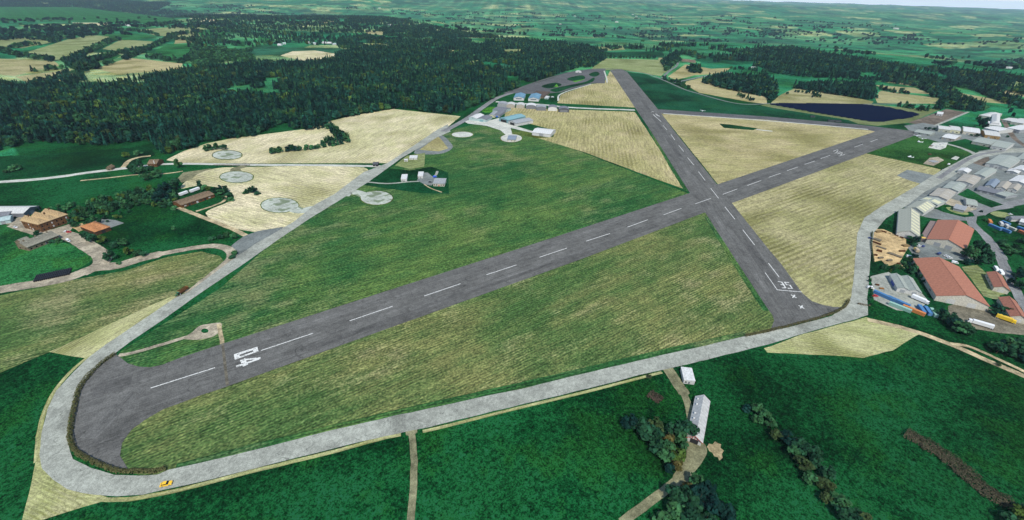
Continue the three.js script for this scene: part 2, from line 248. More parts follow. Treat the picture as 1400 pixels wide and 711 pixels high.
sheet('moss_strip', 'olive rough strip beside the white long hangar', 'moss', [[694, 176], [731, 181], [757, 186], [735, 189], [700, 183]], 3, 0);
sheet('bright_plot', 'vivid green oval lawn among the hangar sheds', 'bright', [[659, 151], [670, 146], [679, 147], [678, 152], [664, 154]], 3, 0, { smooth: true });
const fc = 'straw and green fields beyond the wood and the lake';
for (const [mat, px, rot] of [
  ['strawE', [[1054, 141], [1067, 130], [1085, 121], [1125, 124], [1195, 139], [1190, 143]], 0.2], ['strawE', [[1196, 133], [1204, 124], [1290, 135], [1282, 142], [1200, 141]], 0.1], ['strawE', [[1195, 116], [1250, 120], [1275, 129], [1225, 126]], 0.1], ['strawE', [[1303, 125], [1362, 136], [1398, 144], [1312, 137]], 0.1], ['strawE', [[1317, 116], [1410, 128], [1410, 134], [1340, 125]], 0.1], ['strawE', [[1200, 111], [1260, 113], [1300, 118], [1250, 118]], 0],
  ['straw', [[913, 105], [937, 88], [972, 94], [1000, 93], [985, 101], [950, 103], [925, 109]], 0], ['straw', [[932, 113], [960, 106], [1000, 116], [1050, 134], [1048, 142], [1022, 139], [957, 127]], 0.3], ['dirtbrown', [[931, 80], [951, 82], [951, 86], [932, 84]], 0], ['strawgreen', [[805, 96], [828, 80], [910, 82], [922, 90], [903, 104], [880, 100], [850, 95]], 0],
  ['strawgreen', [[783, 82], [820, 79], [812, 88], [785, 90]], 0], ['strawE', [[900, 77], [918, 78], [915, 83], [900, 82]], 0], ['dark', [[800, 72], [905, 70], [910, 79], [830, 78], [805, 76]], 0], ['lawn', [[1000, 74], [1040, 72], [1050, 78], [1010, 80]], 0], ['strawgreen', [[815, 64], [850, 62], [855, 68], [820, 70]], 0],
  ['lawn', [[-20, 18], [110, 21], [240, 25], [250, 31], [200, 32], [110, 29], [60, 27], [-20, 31]], 0], ['strawgreen', [[-20, 54], [60, 50], [92, 51], [70, 58], [30, 66], [-20, 62]], 0.2], ['strawgreen', [[35, 72], [92, 54], [125, 48], [152, 50], [130, 62], [80, 81]], 0.4], ['strawE', [[-20, 79], [75, 84], [82, 90], [45, 97], [20, 104], [-20, 100]], 0.3], ['strawE', [[20, 105], [95, 95], [112, 98], [62, 112], [45, 116]], 0.3],
  ['straw', [[130, 94], [175, 79], [250, 87], [246, 94], [200, 99], [160, 101]], 0.2], ['lawn', [[200, 76], [230, 60], [266, 60], [259, 82], [236, 84]], 0], ['lawn', [[112, 78], [145, 72], [168, 75], [150, 84]], 0], ['strawgreen', [[140, 67], [165, 54], [215, 57], [200, 65], [165, 70]], 0.1], ['lawn', [[130, 46], [200, 47], [215, 52], [170, 55]], 0], ['strawgreen', [[185, 41], [260, 35], [310, 45], [255, 52], [210, 48]], 0], ['strawE', [[240, 54], [262, 51], [264, 58], [238, 60]], 0],
  ['strawpale', [[258, 25], [296, 24], [298, 31], [280, 31]], 0], ['strawpale', [[98, 31], [150, 31], [152, 35], [110, 34]], 0], ['strawpale', [[383, 76], [400, 70], [430, 69], [457, 73], [458, 80], [425, 82], [415, 85], [400, 80]], 0.1], ['lawn', [[268, 40], [310, 41], [305, 54], [275, 52]], 0], ['lawn', [[352, 50], [375, 52], [372, 58], [352, 58]], 0], ['strawE', [[435, 28], [455, 27], [458, 31], [438, 32]], 0], ['strawE', [[478, 27], [505, 28], [503, 32], [480, 31]], 0], ['strawE', [[502, 42], [528, 44], [522, 48], [500, 46]], 0],
  ['lawn', [[653, 52], [675, 53], [672, 58], [655, 56]], 0], ['strawE', [[612, 68], [624, 69], [622, 73], [610, 72]], 0], ['strawgreen', [[640, 84], [655, 82], [656, 88], [642, 88]], 0], ['strawgreen', [[687, 68], [715, 67], [712, 73], [690, 74]], 0], ['lush', [[318, 55], [335, 58], [335, 64], [315, 62]], 0], ['lawn', [[105, 117], [150, 112], [152, 116], [108, 122]], 0]])
  sheet('far_field', mat.startsWith('straw') ? 'straw coloured field among trees far behind the airfield' : mat === 'dirtbrown' ? 'ploughed red brown field behind the airfield' : 'green field among trees far behind the airfield', mat, px, 1, rot, { group: fc, edge: 2.5, step: 20 });

// ---------------------------------------------------------------- tracks, yards and pans
track('farm_track', 'pale concrete track from the dark pasture to the perimeter track', 'concretepale', [[-30, 251], [62, 244], [125, 235.5], [180, 229], [225, 224.5], [350, 225.5], [440, 226], [525, 227.5]], t => t < 0.45 ? 9.5 : 7.5, 3);
track('farm_track', 'sandy branch of the pale track along the pasture', 'dirtpale', [[168, 229], [178, 219], [190, 215], [206, 213]], 6, 2);
track('farm_track', 'narrow sandy path through the pasture below the pale track', 'dirtpale', [[110, 247], [150, 243], [185, 239], [230, 237], [250, 234]], 3.5, 2);
track('farm_drive', 'beige farm drive curving from the lawn to the perimeter track', 'dirt', [[-30, 402], [0, 396], [92, 380], [128, 367], [165, 362], [195, 353], [250, 341.5], [290, 336.5], [312, 341], [316, 352], [300, 368], [258, 401]], t => t < 0.5 ? 13 : 8, 3);
track('farm_drive', 'beige drive from the farmyard down past the cottage lawn', 'dirt', [[20, 306], [60, 318], [92, 322], [118, 335], [140, 352], [135, 362], [110, 375]], 13, 3);
sheet('farmyard', 'beige yard beside the brown hipped farmhouse', 'dirt', [[5, 306], [28, 296], [40, 300], [62, 317], [96, 306], [100, 311], [90, 322], [60, 322], [20, 309]], 3, 0);
sheet('farmyard', 'grey concrete pad behind the red roofed barn', 'concretegrey', [[124, 304], [140, 299], [158, 301], [170, 305], [150, 312], [134, 317]], 3, 0, { edge: 0.3 });
sheet('farmyard', 'orange earth pad in front of the red roofed barn', 'sand', [[98, 311], [112, 305], [120, 312], [108, 317]], 4, 0);
track('farm_track', 'sandy lane along the hay field from the brown shed to the perimeter track', 'dirtpale', [[244, 284], [262, 291], [290, 302], [318, 313], [336, 322]], 5, 3);
track('farm_track', 'sandy spur beside the long brown shed', 'dirtpale', [[268, 289], [290, 282], [306, 275], [308, 268]], 3.4, 3);
track('field_track', 'rutted earth track between two dark green fields', 'grassy', [[562, 588], [565, 610], [566, 634], [564, 684], [560, 725]], t => t < 0.08 ? 6 : 3.4, 3);
track('barn_track', 'stony lane passing the long white roofed barn', 'grassy', [[912, 503], [925, 522], [938, 545], [943, 565], [947, 585], [952, 606], [948, 628], [932, 652], [900, 677], [850, 715]], t => t < 0.2 ? 7 : 4.2, 3);
sheet('barn_yard', 'pale stony apron below the long white roofed barn', 'grassy', [[938, 598], [962, 606], [966, 618], [950, 645], [928, 665], [918, 655], [938, 625]], 3, 0, { smooth: true });
sheet('barn_yard', 'patch of bleached earth east of the white roofed barn', 'dirtdry', [[966, 611], [969, 607], [974, 608], [977, 604], [982, 607], [986, 608], [985, 613], [990, 617], [987, 621], [988, 626], [983, 630], [981, 625], [976, 624], [973, 619], [969, 617]], 3, 0, { edge: 0.7, step: 1 });
track('lane', 'pale lane along the dark field beside the container yard', 'dirtpale', [[1186, 437], [1225, 446], [1262, 457], [1312, 476], [1350, 493], [1415, 520]], 5, 3);
track('lane', 'second pale wheel track beside the lane', 'dirtpale', [[1300, 470], [1325, 474], [1360, 489], [1415, 515]], 3, 4);
sheet('taxi_loop', 'grey loop road round the straw wedge', 'concretegrey', [[566, 209], [600, 184], [616, 195], [618, 203], [604, 210], [575, 211]], 2, 0, { smooth: true });
track('garden_path', 'grey garden drive between the small white houses', 'concrete', [[503, 249], [530, 251], [560, 248.5], [580, 247], [595, 240], [598, 234]], 3.4, 3);
sheet('garden_yard', 'grey yard in front of the small white house', 'concretegrey', [[570, 247], [576, 236], [585, 236], [596, 246], [590, 254], [580, 252]], 4, 0);
track('garden_path', 'footpath from the garden yard to the field edge', 'dirtpale', [[580, 252], [588, 257], [604, 263]], 1.8, 3);
for (const [cx, cy, rx, ry, l] of [[310.7, 212, 20, 6.3, 'round concrete pan in the long pale hay field'], [323.4, 242, 23, 7.6, 'round concrete pan below the pale track in the hay field'], [382.5, 280.6, 25.5, 10, 'round concrete pan with curved link beside the perimeter track'], [515, 270.6, 22, 9.5, 'round concrete pan at the edge of the mown field'], [632, 184, 14.5, 3.8, 'round concrete pan on the mown field near the hangars'], [699, 189, 14.8, 5.4, 'round concrete pan under the blue roofed hut']]) {
  disc('pan_edge', 'dark grass ring around a concrete pan', 'moss', cx, cy, rx + 1.3, ry + 0.7, 3, { group: 'grass rings around the concrete pans' });
  disc('concrete_pan', l, cy < 190 ? 'concretepale' : 'pan', cx, cy, rx, ry, 4);
}
sheet('junction', 'worn grey asphalt where the hay lane meets the perimeter track', 'concretegrey', [[316, 336], [335, 322], [352, 316], [388, 310], [360, 336], [330, 360], [318, 352]], 3, 0);
track('pan_link', 'cracked concrete link from the pan to the perimeter track', 'pan', [[400, 285], [412, 288], [432, 284]], 14, 3);
track('pan_link', 'concrete link from the pan at the mown field to the track', 'pan', [[500, 268], [490, 264], [478, 262], [470, 268]], 13, 3);
track('pan_link', 'grassy link north of the lower round pan', 'grassy', [[325, 236], [322, 231], [335, 227]], 12, 2);
sheet('grassy_apron', 'grey green stony ground left of the lower round pan', 'grassy', [[250, 236], [290, 230], [270, 238], [262, 245], [248, 250], [243, 244]], 2, 0);
sheet('apron', 'pale concrete apron between the hangar sheds', 'concretepale', [[634, 166], [645, 163], [668, 165], [684, 161], [696, 170], [731, 180], [731, 182.5], [698, 175], [701, 186], [693, 186], [684, 178], [665, 172], [640, 169]], 4, 0, { edge: 0.2 });
track('apron', 'concrete taxiway in front of the arched hangar row', 'concretepale', [[678, 139], [700, 141], [740, 143], [780, 147], [868, 150.5]], 11, 3);
sheet('asphalt_apron', 'dark asphalt apron with grass islands near the wood', 'asphaltdark', [[688, 127], [735, 113], [775, 100], [807, 95], [828, 94], [827, 114], [810, 114], [767, 126], [740, 129]], 3, 0.3, { edge: 0.3 });
for (const px of [[[740, 118], [760, 113], [768, 116], [750, 121]], [[775, 108], [795, 103], [800, 107], [785, 111]], [[752, 123], [775, 117], [800, 112], [812, 106], [810, 112], [780, 120], [760, 126]], [[805, 102], [815, 98], [820, 101], [812, 105]]])
  sheet('grass_island', 'dark grass island in the asphalt apron', 'deep', px, 4, 0, { group: 'grass islands of the asphalt apron', smooth: true });
sheet('bright_plot', 'lime green strip on the asphalt apron', 'bright', [[783, 111], [800, 108], [795, 110], [786, 112.5]], 5, 0); sheet('bright_plot', 'lime green triangle on the asphalt apron', 'bright', [[757, 119], [761, 115], [764, 119]], 5, 0);
track('white_edge_strip', 'thin pale strip along the northern straw triangle', 'concretepale', [[763, 138], [766, 129], [808, 115]], 4, 4); track('white_edge_strip', 'thin pale strip beside the far runway end', 'concretepale', [[826, 97], [829, 106], [830, 113]], 4, 4);
sheet('disused_strip', 'grey disused asphalt strip leading past the solar field', 'asphaltdark', [[890, 149], [910, 150], [1050, 159.5], [1175, 170.5], [1230, 177], [1262, 182], [1230, 188], [1190, 178.5], [1050, 164], [905, 155.5]], 3, 0.05, { edge: 0 });
track('disused_edge', 'pale concrete edge of the disused strip', 'concretepale', [[907, 155.3], [1050, 165.2], [1187, 177]], 5.5, 4);
sheet('covered_bed', 'dark green rectangle sunk in the straw field', 'deep', [[983, 169], [1000, 170.5], [1036, 175.5], [1030, 178], [990, 175]], 4, 0, { edge: 0 }); track('disused_edge', 'pale slab at the end of the dark green rectangle', 'concretepale', [[1034, 177], [1056, 179.5]], 6, 4);
track('service_road', 'grey service road behind the solar field', 'concretegrey', [[856, 97], [880, 100], [908, 110], [938, 123], [955, 128], [1012, 142], [1060, 141.5], [1160, 142.5], [1250, 143], [1290, 147]], 6, 4);
track('service_road', 'lane between the straw fields behind the airfield', 'concretegrey', [[922, 113], [945, 108], [970, 103], [1000, 99]], 10, 2); track('service_road', 'lane climbing towards the ploughed field', 'concretegrey', [[905, 107], [914, 98], [925, 90], [928, 82]], 8, 2);
sheet('ploughed_plot', 'brown striped plot beside the solar field', 'plot', [[1241, 168], [1294, 149], [1322, 153.5], [1280, 171.5], [1262, 171]], 2, 0.2, { edge: 0.4 });
track('service_road', 'pale road beside the brown striped plot', 'concrete', [[1278, 172], [1300, 163], [1324, 153]], 5, 4);
sheet('solar_grass', 'pale grass margin around the solar field', 'margin', [[1040, 144], [1052, 141], [1190, 142], [1245, 148], [1290, 148], [1242, 168], [1200, 172], [1150, 167]], 0.6, 0.1);
sheet('estate_yard', 'grey yards between the sheds beside the perimeter track', 'concretegrey', [[1236, 284], [1262, 262], [1300, 241], [1325, 224], [1345, 214], [1375, 207], [1420, 205], [1420, 285], [1372, 284], [1345, 288], [1330, 302], [1300, 302], [1265, 297]], 2, 0.2, { edge: 0.3 });
sheet('estate_yard', 'grey yards between the sheds beyond the parking field', 'concretegrey', [[1236, 172], [1262, 168], [1330, 180], [1420, 182], [1420, 207], [1375, 205], [1340, 208], [1318, 199], [1290, 196], [1250, 185]], 2, 0.2, { edge: 0.3 });
sheet('estate_yard', 'grey yard between the two large red roofed sheds', 'concretegrey', [[1240, 337], [1262, 329], [1300, 336], [1335, 346], [1335, 356], [1312, 356], [1285, 354], [1250, 352]], 2, 0.2);
sheet('estate_yard', 'gravel yard below the large red roofed shed', 'gravel', [[1296, 418], [1320, 412], [1352, 422], [1375, 432], [1420, 445], [1420, 460], [1370, 456], [1330, 449], [1300, 438]], 2, 0.2);
sheet('estate_yard', 'pale yard among the shipping containers', 'concrete', [[1190, 378], [1215, 372], [1260, 400], [1270, 412], [1250, 428], [1225, 424], [1195, 410]], 2, 0.2);
sheet('timber_yard', 'sandy orange timber yard beside the cream barn', 'sand', [[1196, 313], [1208, 313.5], [1239, 327], [1239, 333], [1243, 336], [1233, 353], [1230, 358], [1237, 367], [1222, 362], [1212, 364], [1205, 356], [1196, 358], [1193, 345], [1192, 330]], 3, 0, { edge: 0.3 });
for (const [l, px] of [['square lawn beside the cream barn near the track', [[1201, 309], [1211, 303], [1222, 307], [1217, 316]]], ['small lawn between the track and the cream barn', [[1213, 300], [1224, 293], [1231, 295], [1224, 305]]], ['green strip right of the cream barn', [[1252, 321], [1263, 299], [1268, 301], [1262, 324]]], ['rough green plot behind the estate sheds', [[1309, 266], [1323, 258], [1345, 270], [1372, 280], [1355, 284], [1325, 272]]], ['green plot with pale oval beside the small grey shed', [[1275, 284], [1285, 279], [1300, 281], [1330, 291], [1333, 296], [1318, 297], [1290, 290]]], ['green verge along the estate road by the container park', [[1334, 305], [1336, 296], [1345, 294], [1365, 310], [1400, 325], [1420, 345], [1420, 372], [1385, 360], [1362, 330], [1345, 316]]], ['dark green verge below the gravel yard', [[1258, 425], [1290, 432], [1330, 452], [1420, 462], [1420, 500], [1320, 470], [1230, 440], [1190, 426]]], ['green verge right of the estate road', [[1376, 355], [1420, 375], [1420, 440], [1400, 405]]], ['dark green corner plot beside the estate road', [[1384, 283], [1402, 279], [1420, 282], [1420, 290], [1398, 289]]], ['lawn before the white sheds of the far estate', [[1290, 196], [1320, 190], [1362, 203], [1335, 207], [1318, 203]]]])
  sheet('grass_plot', l, 'lush', px, 4, 0, { edge: 0.5, step: 4 });
sheet('grass_plot', 'pale dry oval in the plot by the small grey shed', 'strawgreen', [[1293, 284], [1303, 284], [1322, 290], [1322, 294], [1305, 291]], 5, 0.3, { smooth: true }); sheet('grass_plot', 'pale dry oval beside the estate road bend', 'strawgreen', [[1354, 292], [1362, 289], [1376, 291], [1379, 297], [1366, 297]], 5, 0.3, { smooth: true });
sheet('grass_plot', 'rough dry slope behind the large red roofed shed', 'strawgreen', [[1315, 365], [1335, 362], [1348, 374], [1362, 398], [1384, 398], [1366, 404], [1368, 412], [1345, 405]], 3, 0.3, { edge: 1 });
sheet('scrub_plot', 'dark scrub ground around the grey workshop', 'deep', [[1190, 360], [1238, 352], [1250, 354], [1284, 408], [1296, 420], [1275, 425], [1262, 405], [1215, 372], [1190, 380]], 1, 0);
sheet('concrete_pad', 'tan concrete pad beside the small grey shed', 'dirt', [[1291, 277], [1300, 271.5], [1330, 281], [1336, 286], [1320, 291], [1305, 284]], 5, 0, { edge: 0.1 });
track('estate_road', 'grey estate road winding past the container park', 'asphaltlight', [[1420, 272], [1395, 277], [1368, 282.5], [1348, 286], [1334, 295], [1333, 307], [1345, 320], [1357, 335], [1368, 350], [1375, 368], [1384, 385], [1397, 410], [1412, 432]], t => t < 0.45 ? 13 : 8.5, 3);
track('estate_road', 'grey road through the far estate towards the parking field', 'concrete', [[1292, 196], [1310, 201], [1328, 208], [1335, 212]], 8, 5);
track('estate_road', 'brownish road past the white sheds of the far estate', 'plot', [[1371, 163], [1378, 175], [1388, 190], [1405, 202]], 8, 5);
for (const [l, px, mat] of [['cluttered concrete pad with white crates in the parking field', [[1269, 202], [1276, 195], [1290, 195], [1296, 195], [1293, 202], [1285, 205]], 'concretepale'], ['tan slab with grey centre in the parking field', [[1262, 224], [1271, 216], [1282, 214.5], [1291, 219], [1276, 227]], 'dirt'], ['pale square slab near the estate track', [[1300, 217], [1306, 213.5], [1312, 215], [1308, 219]], 'concretepale']]) sheet('concrete_pad', l, mat, px, 5, 0, { edge: 0.1 });
track('worn_lane', 'darker worn lane along the middle of the perimeter track by the estate', 'asphaltlight', [[1283, 244], [1305, 229], [1325, 217], [1342, 211], [1375, 205.5]], 6, 6.2);
sheet('concrete_pad', 'brown bare plot beside the small white unit', 'plot', [[1326, 222], [1352, 214], [1353, 220], [1347, 228]], 3, 0);
sheet('hardstanding', 'grey hardstanding notched into the broad straw field', 'concretegrey', [[1226, 240], [1240, 232], [1284, 241], [1262, 252], [1244, 247]], 3, 0, { edge: 0.8 });
// ---------------------------------------------------------------- perimeter track and runways
sheet('perimeter_track', 'wide pale grey concrete perimeter track round the airfield', 'concrete', [
  [616, 180], [597.5, 188], [550, 215.5], [505, 248], [470, 270.5], [425, 298], [380, 328], [340.5, 356], [263, 408.6], [218, 441], [180, 466], [160, 481], [130, 503.7], [105, 531], [95, 571], [93, 609], [100, 628], [125, 640], [157, 650], [190, 651], [215, 649], [230, 642.8], [275, 632.8], [350, 615], [450, 589], [550, 566.5], [650, 545], [712, 532], [787, 513.7], [875, 492.5], [950, 476], [1017, 460], [1050, 454.5], [1100, 442], [1137, 432], [1157, 420], [1164, 406], [1167, 381], [1169, 356], [1172.5, 318], [1182, 298], [1200, 285.6], [1255, 253], [1287, 233], [1320, 215.5], [1337, 208], [1362, 204], [1420, 202],
  [1420, 208], [1375, 209], [1345, 215.5], [1325, 225.5], [1300, 243], [1262, 264], [1240, 281], [1212, 298], [1195, 318], [1190, 356], [1186, 406], [1187, 431], [1172, 436], [1150, 442], [1112, 452], [1050, 471], [1000, 483.7], [932, 500], [875, 513], [797, 533], [700, 556.5], [587, 584], [525, 597], [450, 615], [350, 640], [275, 659], [235, 668], [195, 676.5], [160, 679], [125, 676.5], [92, 669], [72, 656.5], [57, 641], [54.5, 621], [57, 591], [66, 559], [77, 534], [100, 509], [120, 490], [145, 471], [175, 451], [240, 407], [258, 399], [318, 355], [350, 333], [402, 303], [432, 279], [457, 265.5], [497, 235.5], [530, 223], [597, 178], [612, 170]], 5, 0, { edge: 0.35, step: 5 });
track('perimeter_track', 'narrow grey northern perimeter road below the dark wood', 'asphaltlight', [[606, 180], [625, 170], [642, 160], [660, 147], [680, 134], [700, 127]], 12, 5);
track('perimeter_track', 'dark narrow road between the wood and the asphalt apron', 'asphaltdark', [[690, 129], [720, 117], [760, 104], [790, 97], [820, 94], [848, 95]], 9, 5);
const runA = sheet('runway', 'grey asphalt runway with white numeral 04 and curved turning end', 'asphalt', [[1208, 176.2], [980, 252.5], [940, 265], [700, 343.2], [657, 356.7], [350, 455.6], [305, 470], [250, 488], [222, 499], [205, 502.5], [190, 501.5], [175, 497], [166, 490], [158, 484], [128, 506], [107, 531], [99, 560], [97, 597], [104, 615], [128, 630], [158, 641], [175, 641], [164, 623], [167, 606], [180, 587.7], [200, 573], [225, 559], [250, 550], [275, 540.5], [300, 532.5], [350, 514.2], [700, 388.5], [790, 356.2], [960, 292], [1000, 278], [1050, 260], [1243, 188.2], [1262, 181], [1230, 177]], 6, R04, { edge: 0.12, step: 5 });
const runB = sheet('runway', 'grey asphalt runway with white numeral 35 crossing the other one', 'asphalt', [[834, 96], [870, 150], [889, 178], [942.9, 263.5], [965.4, 292.5], [1006, 356], [1050, 423], [1056, 431], [1058.5, 438.5], [1055, 447], [1052, 454], [1087, 444], [1125, 434], [1150, 423], [1152, 420], [1140, 420], [1125, 417], [1110, 412], [1097, 401], [1068, 361], [1050, 340], [1000, 277], [980, 252], [921, 178], [900.3, 150.2], [857, 98], [850, 94.5]], 6.5, R35, { edge: 0.12, step: 5 });
track('gravel_path', 'pale worn path with loop from the turning end to the runway', 'dirt', [[162, 486], [175, 484], [205, 476], [245, 464], [258, 460]], t => 3.2, 4);
sheet('gravel_path', 'pale worn loop of bare earth around a grass islet', 'dirt', [[250, 463], [262, 455], [272, 446], [285, 443], [302, 442], [301, 452], [292, 460], [275, 464]], 4, 0, { smooth: true });
disc('grass_islet', 'small green islet in the worn earth loop', 'lush', 280, 452.5, 5.5, 3, 5); track('gravel_path', 'straight pale strip from the worn loop to the runway', 'dirtpale', [[299, 443], [302, 458], [304, 470]], 2.6, 5);
function mark(parent, name, px, w, layer = 8) { part(parent, name, ribbonGeo(px.map(p => P(...p)), w, layer * LAYER, 20), mats.paint[0]); }
const seamA = M([0.325, 0.32, 0.305], 0.93, T.asphalt), seamB = M([0.405, 0.40, 0.38], 0.93, T.asphalt);
[[[230, 505], [520, 410], 7, seamB], [[420, 478], [900, 308], 5, seamA], [[700, 352], [935, 272], 6, seamB], [[120, 600], [185, 536], 9, seamB], [[128, 535], [180, 520], 12, seamA], [[560, 424], [820, 334], 4, seamB], [[1010, 254], [1180, 196], 7, seamA]].forEach(([a, b, w, m], i) => part(runA, 'resurfaced_strip', ribbonGeo([a, [(a[0] * 2 + b[0]) / 3, (a[1] * 2 + b[1]) / 3], [(a[0] + b[0] * 2) / 3, (a[1] + b[1] * 2) / 3], b].map(p => P(...p)), w, (7 + i * 0.06) * LAYER, 160), m));
[[[900, 172], [1000, 330], 6, seamB], [[870, 125], [930, 215], 8, seamA], [[1020, 330], [1085, 425], 9, seamA], [[1000, 320], [1050, 400], 5, seamB]].forEach(([a, b, w, m], i) => part(runB, 'resurfaced_strip', ribbonGeo([a, [(a[0] + b[0]) / 2, (a[1] + b[1]) / 2], b].map(p => P(...p)), w, (7.1 + i * 0.06) * LAYER, 160), m));
const worn = M([0.25, 0.25, 0.235], 0.9, T.dirt);
part(runA, 'worn_line', ribbonGeo([[304.5, 471], [311, 527]].map(p => P(...p)), 1.6, 7.6 * LAYER, 20), worn);
for (const [a, b] of [[[206, 531], [294, 503]], [[357, 479.6], [428, 456]], [[478, 439], [537, 419]], [[580, 405], [630, 388]], [[665, 376], [706, 362.5]], [[737.6, 352], [775, 339.5]], [[801.4, 330], [834, 319.5]], [[858, 310.7], [885.8, 300.7]], [[907.3, 294], [931.6, 285]], [[950.4, 279], [972, 271.4]], [[988, 266], [1008, 258.6]], [[1021.7, 253.9], [1040.5, 247]], [[1051, 242.6], [1067.5, 237]], [[1076, 233.6], [1091, 228.4]], [[1100, 225], [1114, 220.2]], [[1122, 217], [1135, 212.6]], [[1168, 201.5], [1180, 197]], [[1190, 194], [1200, 190.5]]]) mark(runA, 'centreline_dash', [a, b], 0.72);
{ const pt = a => a.map(p => P(...p)); part(runA, 'numeral_zero', flatGeo(pt([[319.6, 484.9], [351.9, 474.4], [353.6, 480.8], [321.2, 492.2]]), 8 * LAYER, 20, 0, [pt([[327.2, 485.4], [345.9, 479.1], [346.7, 481.1], [328.2, 487.6]])]), mats.paint[0]);
  const four = [ribbonGeo(pt([[322.8, 501.6], [356.4, 490.2]]), 1.7, 8 * LAYER, 20), ribbonGeo(pt([[331, 492.6], [356, 489.8]]), 1.5, 8 * LAYER + 0.004, 20), ribbonGeo(pt([[331.5, 491.6], [336, 500.2]]), 3.0, 8 * LAYER + 0.008, 20)]; part(runA, 'numeral_four', mergeGeometries(four), mats.paint[0]);
  for (const dx of [0, 9]) { const q = p => [p[0] + dx * 0.65, p[1] + dx * 0.42]; part(runA, 'numeral_two', ribbonGeo(pt([[1139, 207], [1146, 204.6], [1145, 207], [1141, 210], [1149, 207.6]].map(q)), 0.95, 8 * LAYER, 20), mats.paint[0]); } }
for (const [a, b] of [[[1050.5, 360], [1065, 379]], [[1015.5, 314.5], [1031.7, 335.3]], [[991, 283], [1004.7, 300]], [[971.6, 257.4], [982.4, 271.4]], [[954.9, 234.8], [964, 246.9]], [[940, 215.6], [948.6, 226]], [[927.8, 198.5], [934.8, 207.5]], [[917.3, 184], [922.8, 191.8]], [[906.5, 171.5], [912, 178]]]) mark(runB, 'centreline_dash', [a, b], 0.68);
mark(runB, 'edge_line', [[1046, 373], [1062.5, 396.5]], 0.55); mark(runB, 'threshold_bar', [[1062, 396.6], [1096, 399.5]], 0.8, 8.4); mark(runB, 'edge_line', [[892.8, 156.5], [904, 166.5]], 1); mark(runB, 'edge_line', [[890, 153.5], [893.5, 152.5]], 1.2);
mark(runB, 'numeral_three', [[1063.3, 385.2], [1068.8, 386], [1071.4, 389.8], [1074, 393.8], [1069, 393.9]], 1.25); mark(runB, 'numeral_three_middle', [[1067, 389.6], [1071.5, 389.8]], 1.2, 8.5); mark(runB, 'numeral_five', [[1078.6, 386.6], [1072.6, 386.2], [1075.4, 389.6], [1079.8, 390], [1083, 394.6], [1076.8, 394.4]], 1.25);
mark(runB, 'numeral_one', [[894, 157.8], [898, 161.2]], 1.6); mark(runB, 'numeral_seven', [[896, 155.6], [902, 159.5], [897.4, 157.4]], 1.5);
for (const [x, y] of [[1085, 405.5], [1095.5, 420]]) { mark(runB, 'closed_cross', [[x - 4, y - 2.2], [x + 4, y + 2.2]], 1, 8); mark(runB, 'closed_cross', [[x - 1.2, y + 2], [x + 1.4, y - 2]], 1, 8.4); }
//@@OBJECTS
// ---------------------------------------------------------------- mesh builder for things with flat faces
class Geo {
  constructor(S = 8) { this.p = []; this.u = []; this.S = S; }
  tri(a, b, c, uv) {
    const ux = b[0] - a[0], uy = b[1] - a[1], uz = b[2] - a[2], vx = c[0] - a[0], vy = c[1] - a[1], vz = c[2] - a[2], n = [Math.abs(uy * vz - uz * vy), Math.abs(uz * vx - ux * vz), Math.abs(ux * vy - uy * vx)];
    for (const q of [a, b, c]) { this.p.push(...q); const S = this.S; if (uv) this.u.push(...uv(q)); else if (n[1] >= n[0] && n[1] >= n[2]) this.u.push(q[0] / S, q[2] / S); else if (n[0] > n[2]) this.u.push(q[2] / S, q[1] / S); else this.u.push(q[0] / S, q[1] / S); }
    return this;
  }
  quad(a, b, c, d, uv) { this.tri(a, b, c, uv); return this.tri(a, c, d, uv); }
  box(x, y, z, sx, sy, sz, ch = 0) {                                // centre, size; ch chamfers the upper edges
    const X = sx / 2, Y = sy / 2, Z = sz / 2, t = [[x - X + ch, y + Y, z - Z + ch], [x + X - ch, y + Y, z - Z + ch], [x + X - ch, y + Y, z + Z - ch], [x - X + ch, y + Y, z + Z - ch]], m = [[x - X, y + Y - ch, z - Z], [x + X, y + Y - ch, z - Z], [x + X, y + Y - ch, z + Z], [x - X, y + Y - ch, z + Z]], b = m.map(q => [q[0], y - Y, q[2]]);
    this.quad(t[3], t[2], t[1], t[0]).quad(b[0], b[1], b[2], b[3]);
    for (let i = 0; i < 4; i++) { const j = (i + 1) % 4; if (ch) this.quad(m[i], t[i], t[j], m[j]); this.quad(b[i], m[i], m[j], b[j]); }
    return this;
  }
  slab(a, b, c, d, th, uv) {                                         // a thick sloping sheet, a b c d its lower face
    const up = [a, b, c, d].map(q => [q[0], q[1] + th, q[2]]); this.quad(a, b, c, d, uv).quad(...up, uv); const lo = [a, b, c, d];
    for (let i = 0; i < 4; i++) { const j = (i + 1) % 4; this.quad(lo[i], lo[j], up[j], up[i], uv); } return this;
  }
  prism(prof, z0, z1) {                                              // profile in x-y swept along z
    const n = prof.length, f = THREE.ShapeUtils.triangulateShape(prof.map(q => new THREE.Vector2(...q)), []);
    for (const [i, j, k] of f) { this.tri([...prof[i], z1], [...prof[j], z1], [...prof[k], z1]); this.tri([...prof[i], z0], [...prof[k], z0], [...prof[j], z0]); }
    for (let i = 0; i < n; i++) { const j = (i + 1) % n; this.quad([...prof[i], z0], [...prof[j], z0], [...prof[j], z1], [...prof[i], z1]); } return this;
  }
  build() { const g = new THREE.BufferGeometry(); g.setAttribute('position', new THREE.Float32BufferAttribute(this.p, 3)); g.setAttribute('uv', new THREE.Float32BufferAttribute(this.u, 2)); g.computeVertexNormals(); return g; }
}
const SH = (c, r = 0.75) => M(c, r, T.sheet);
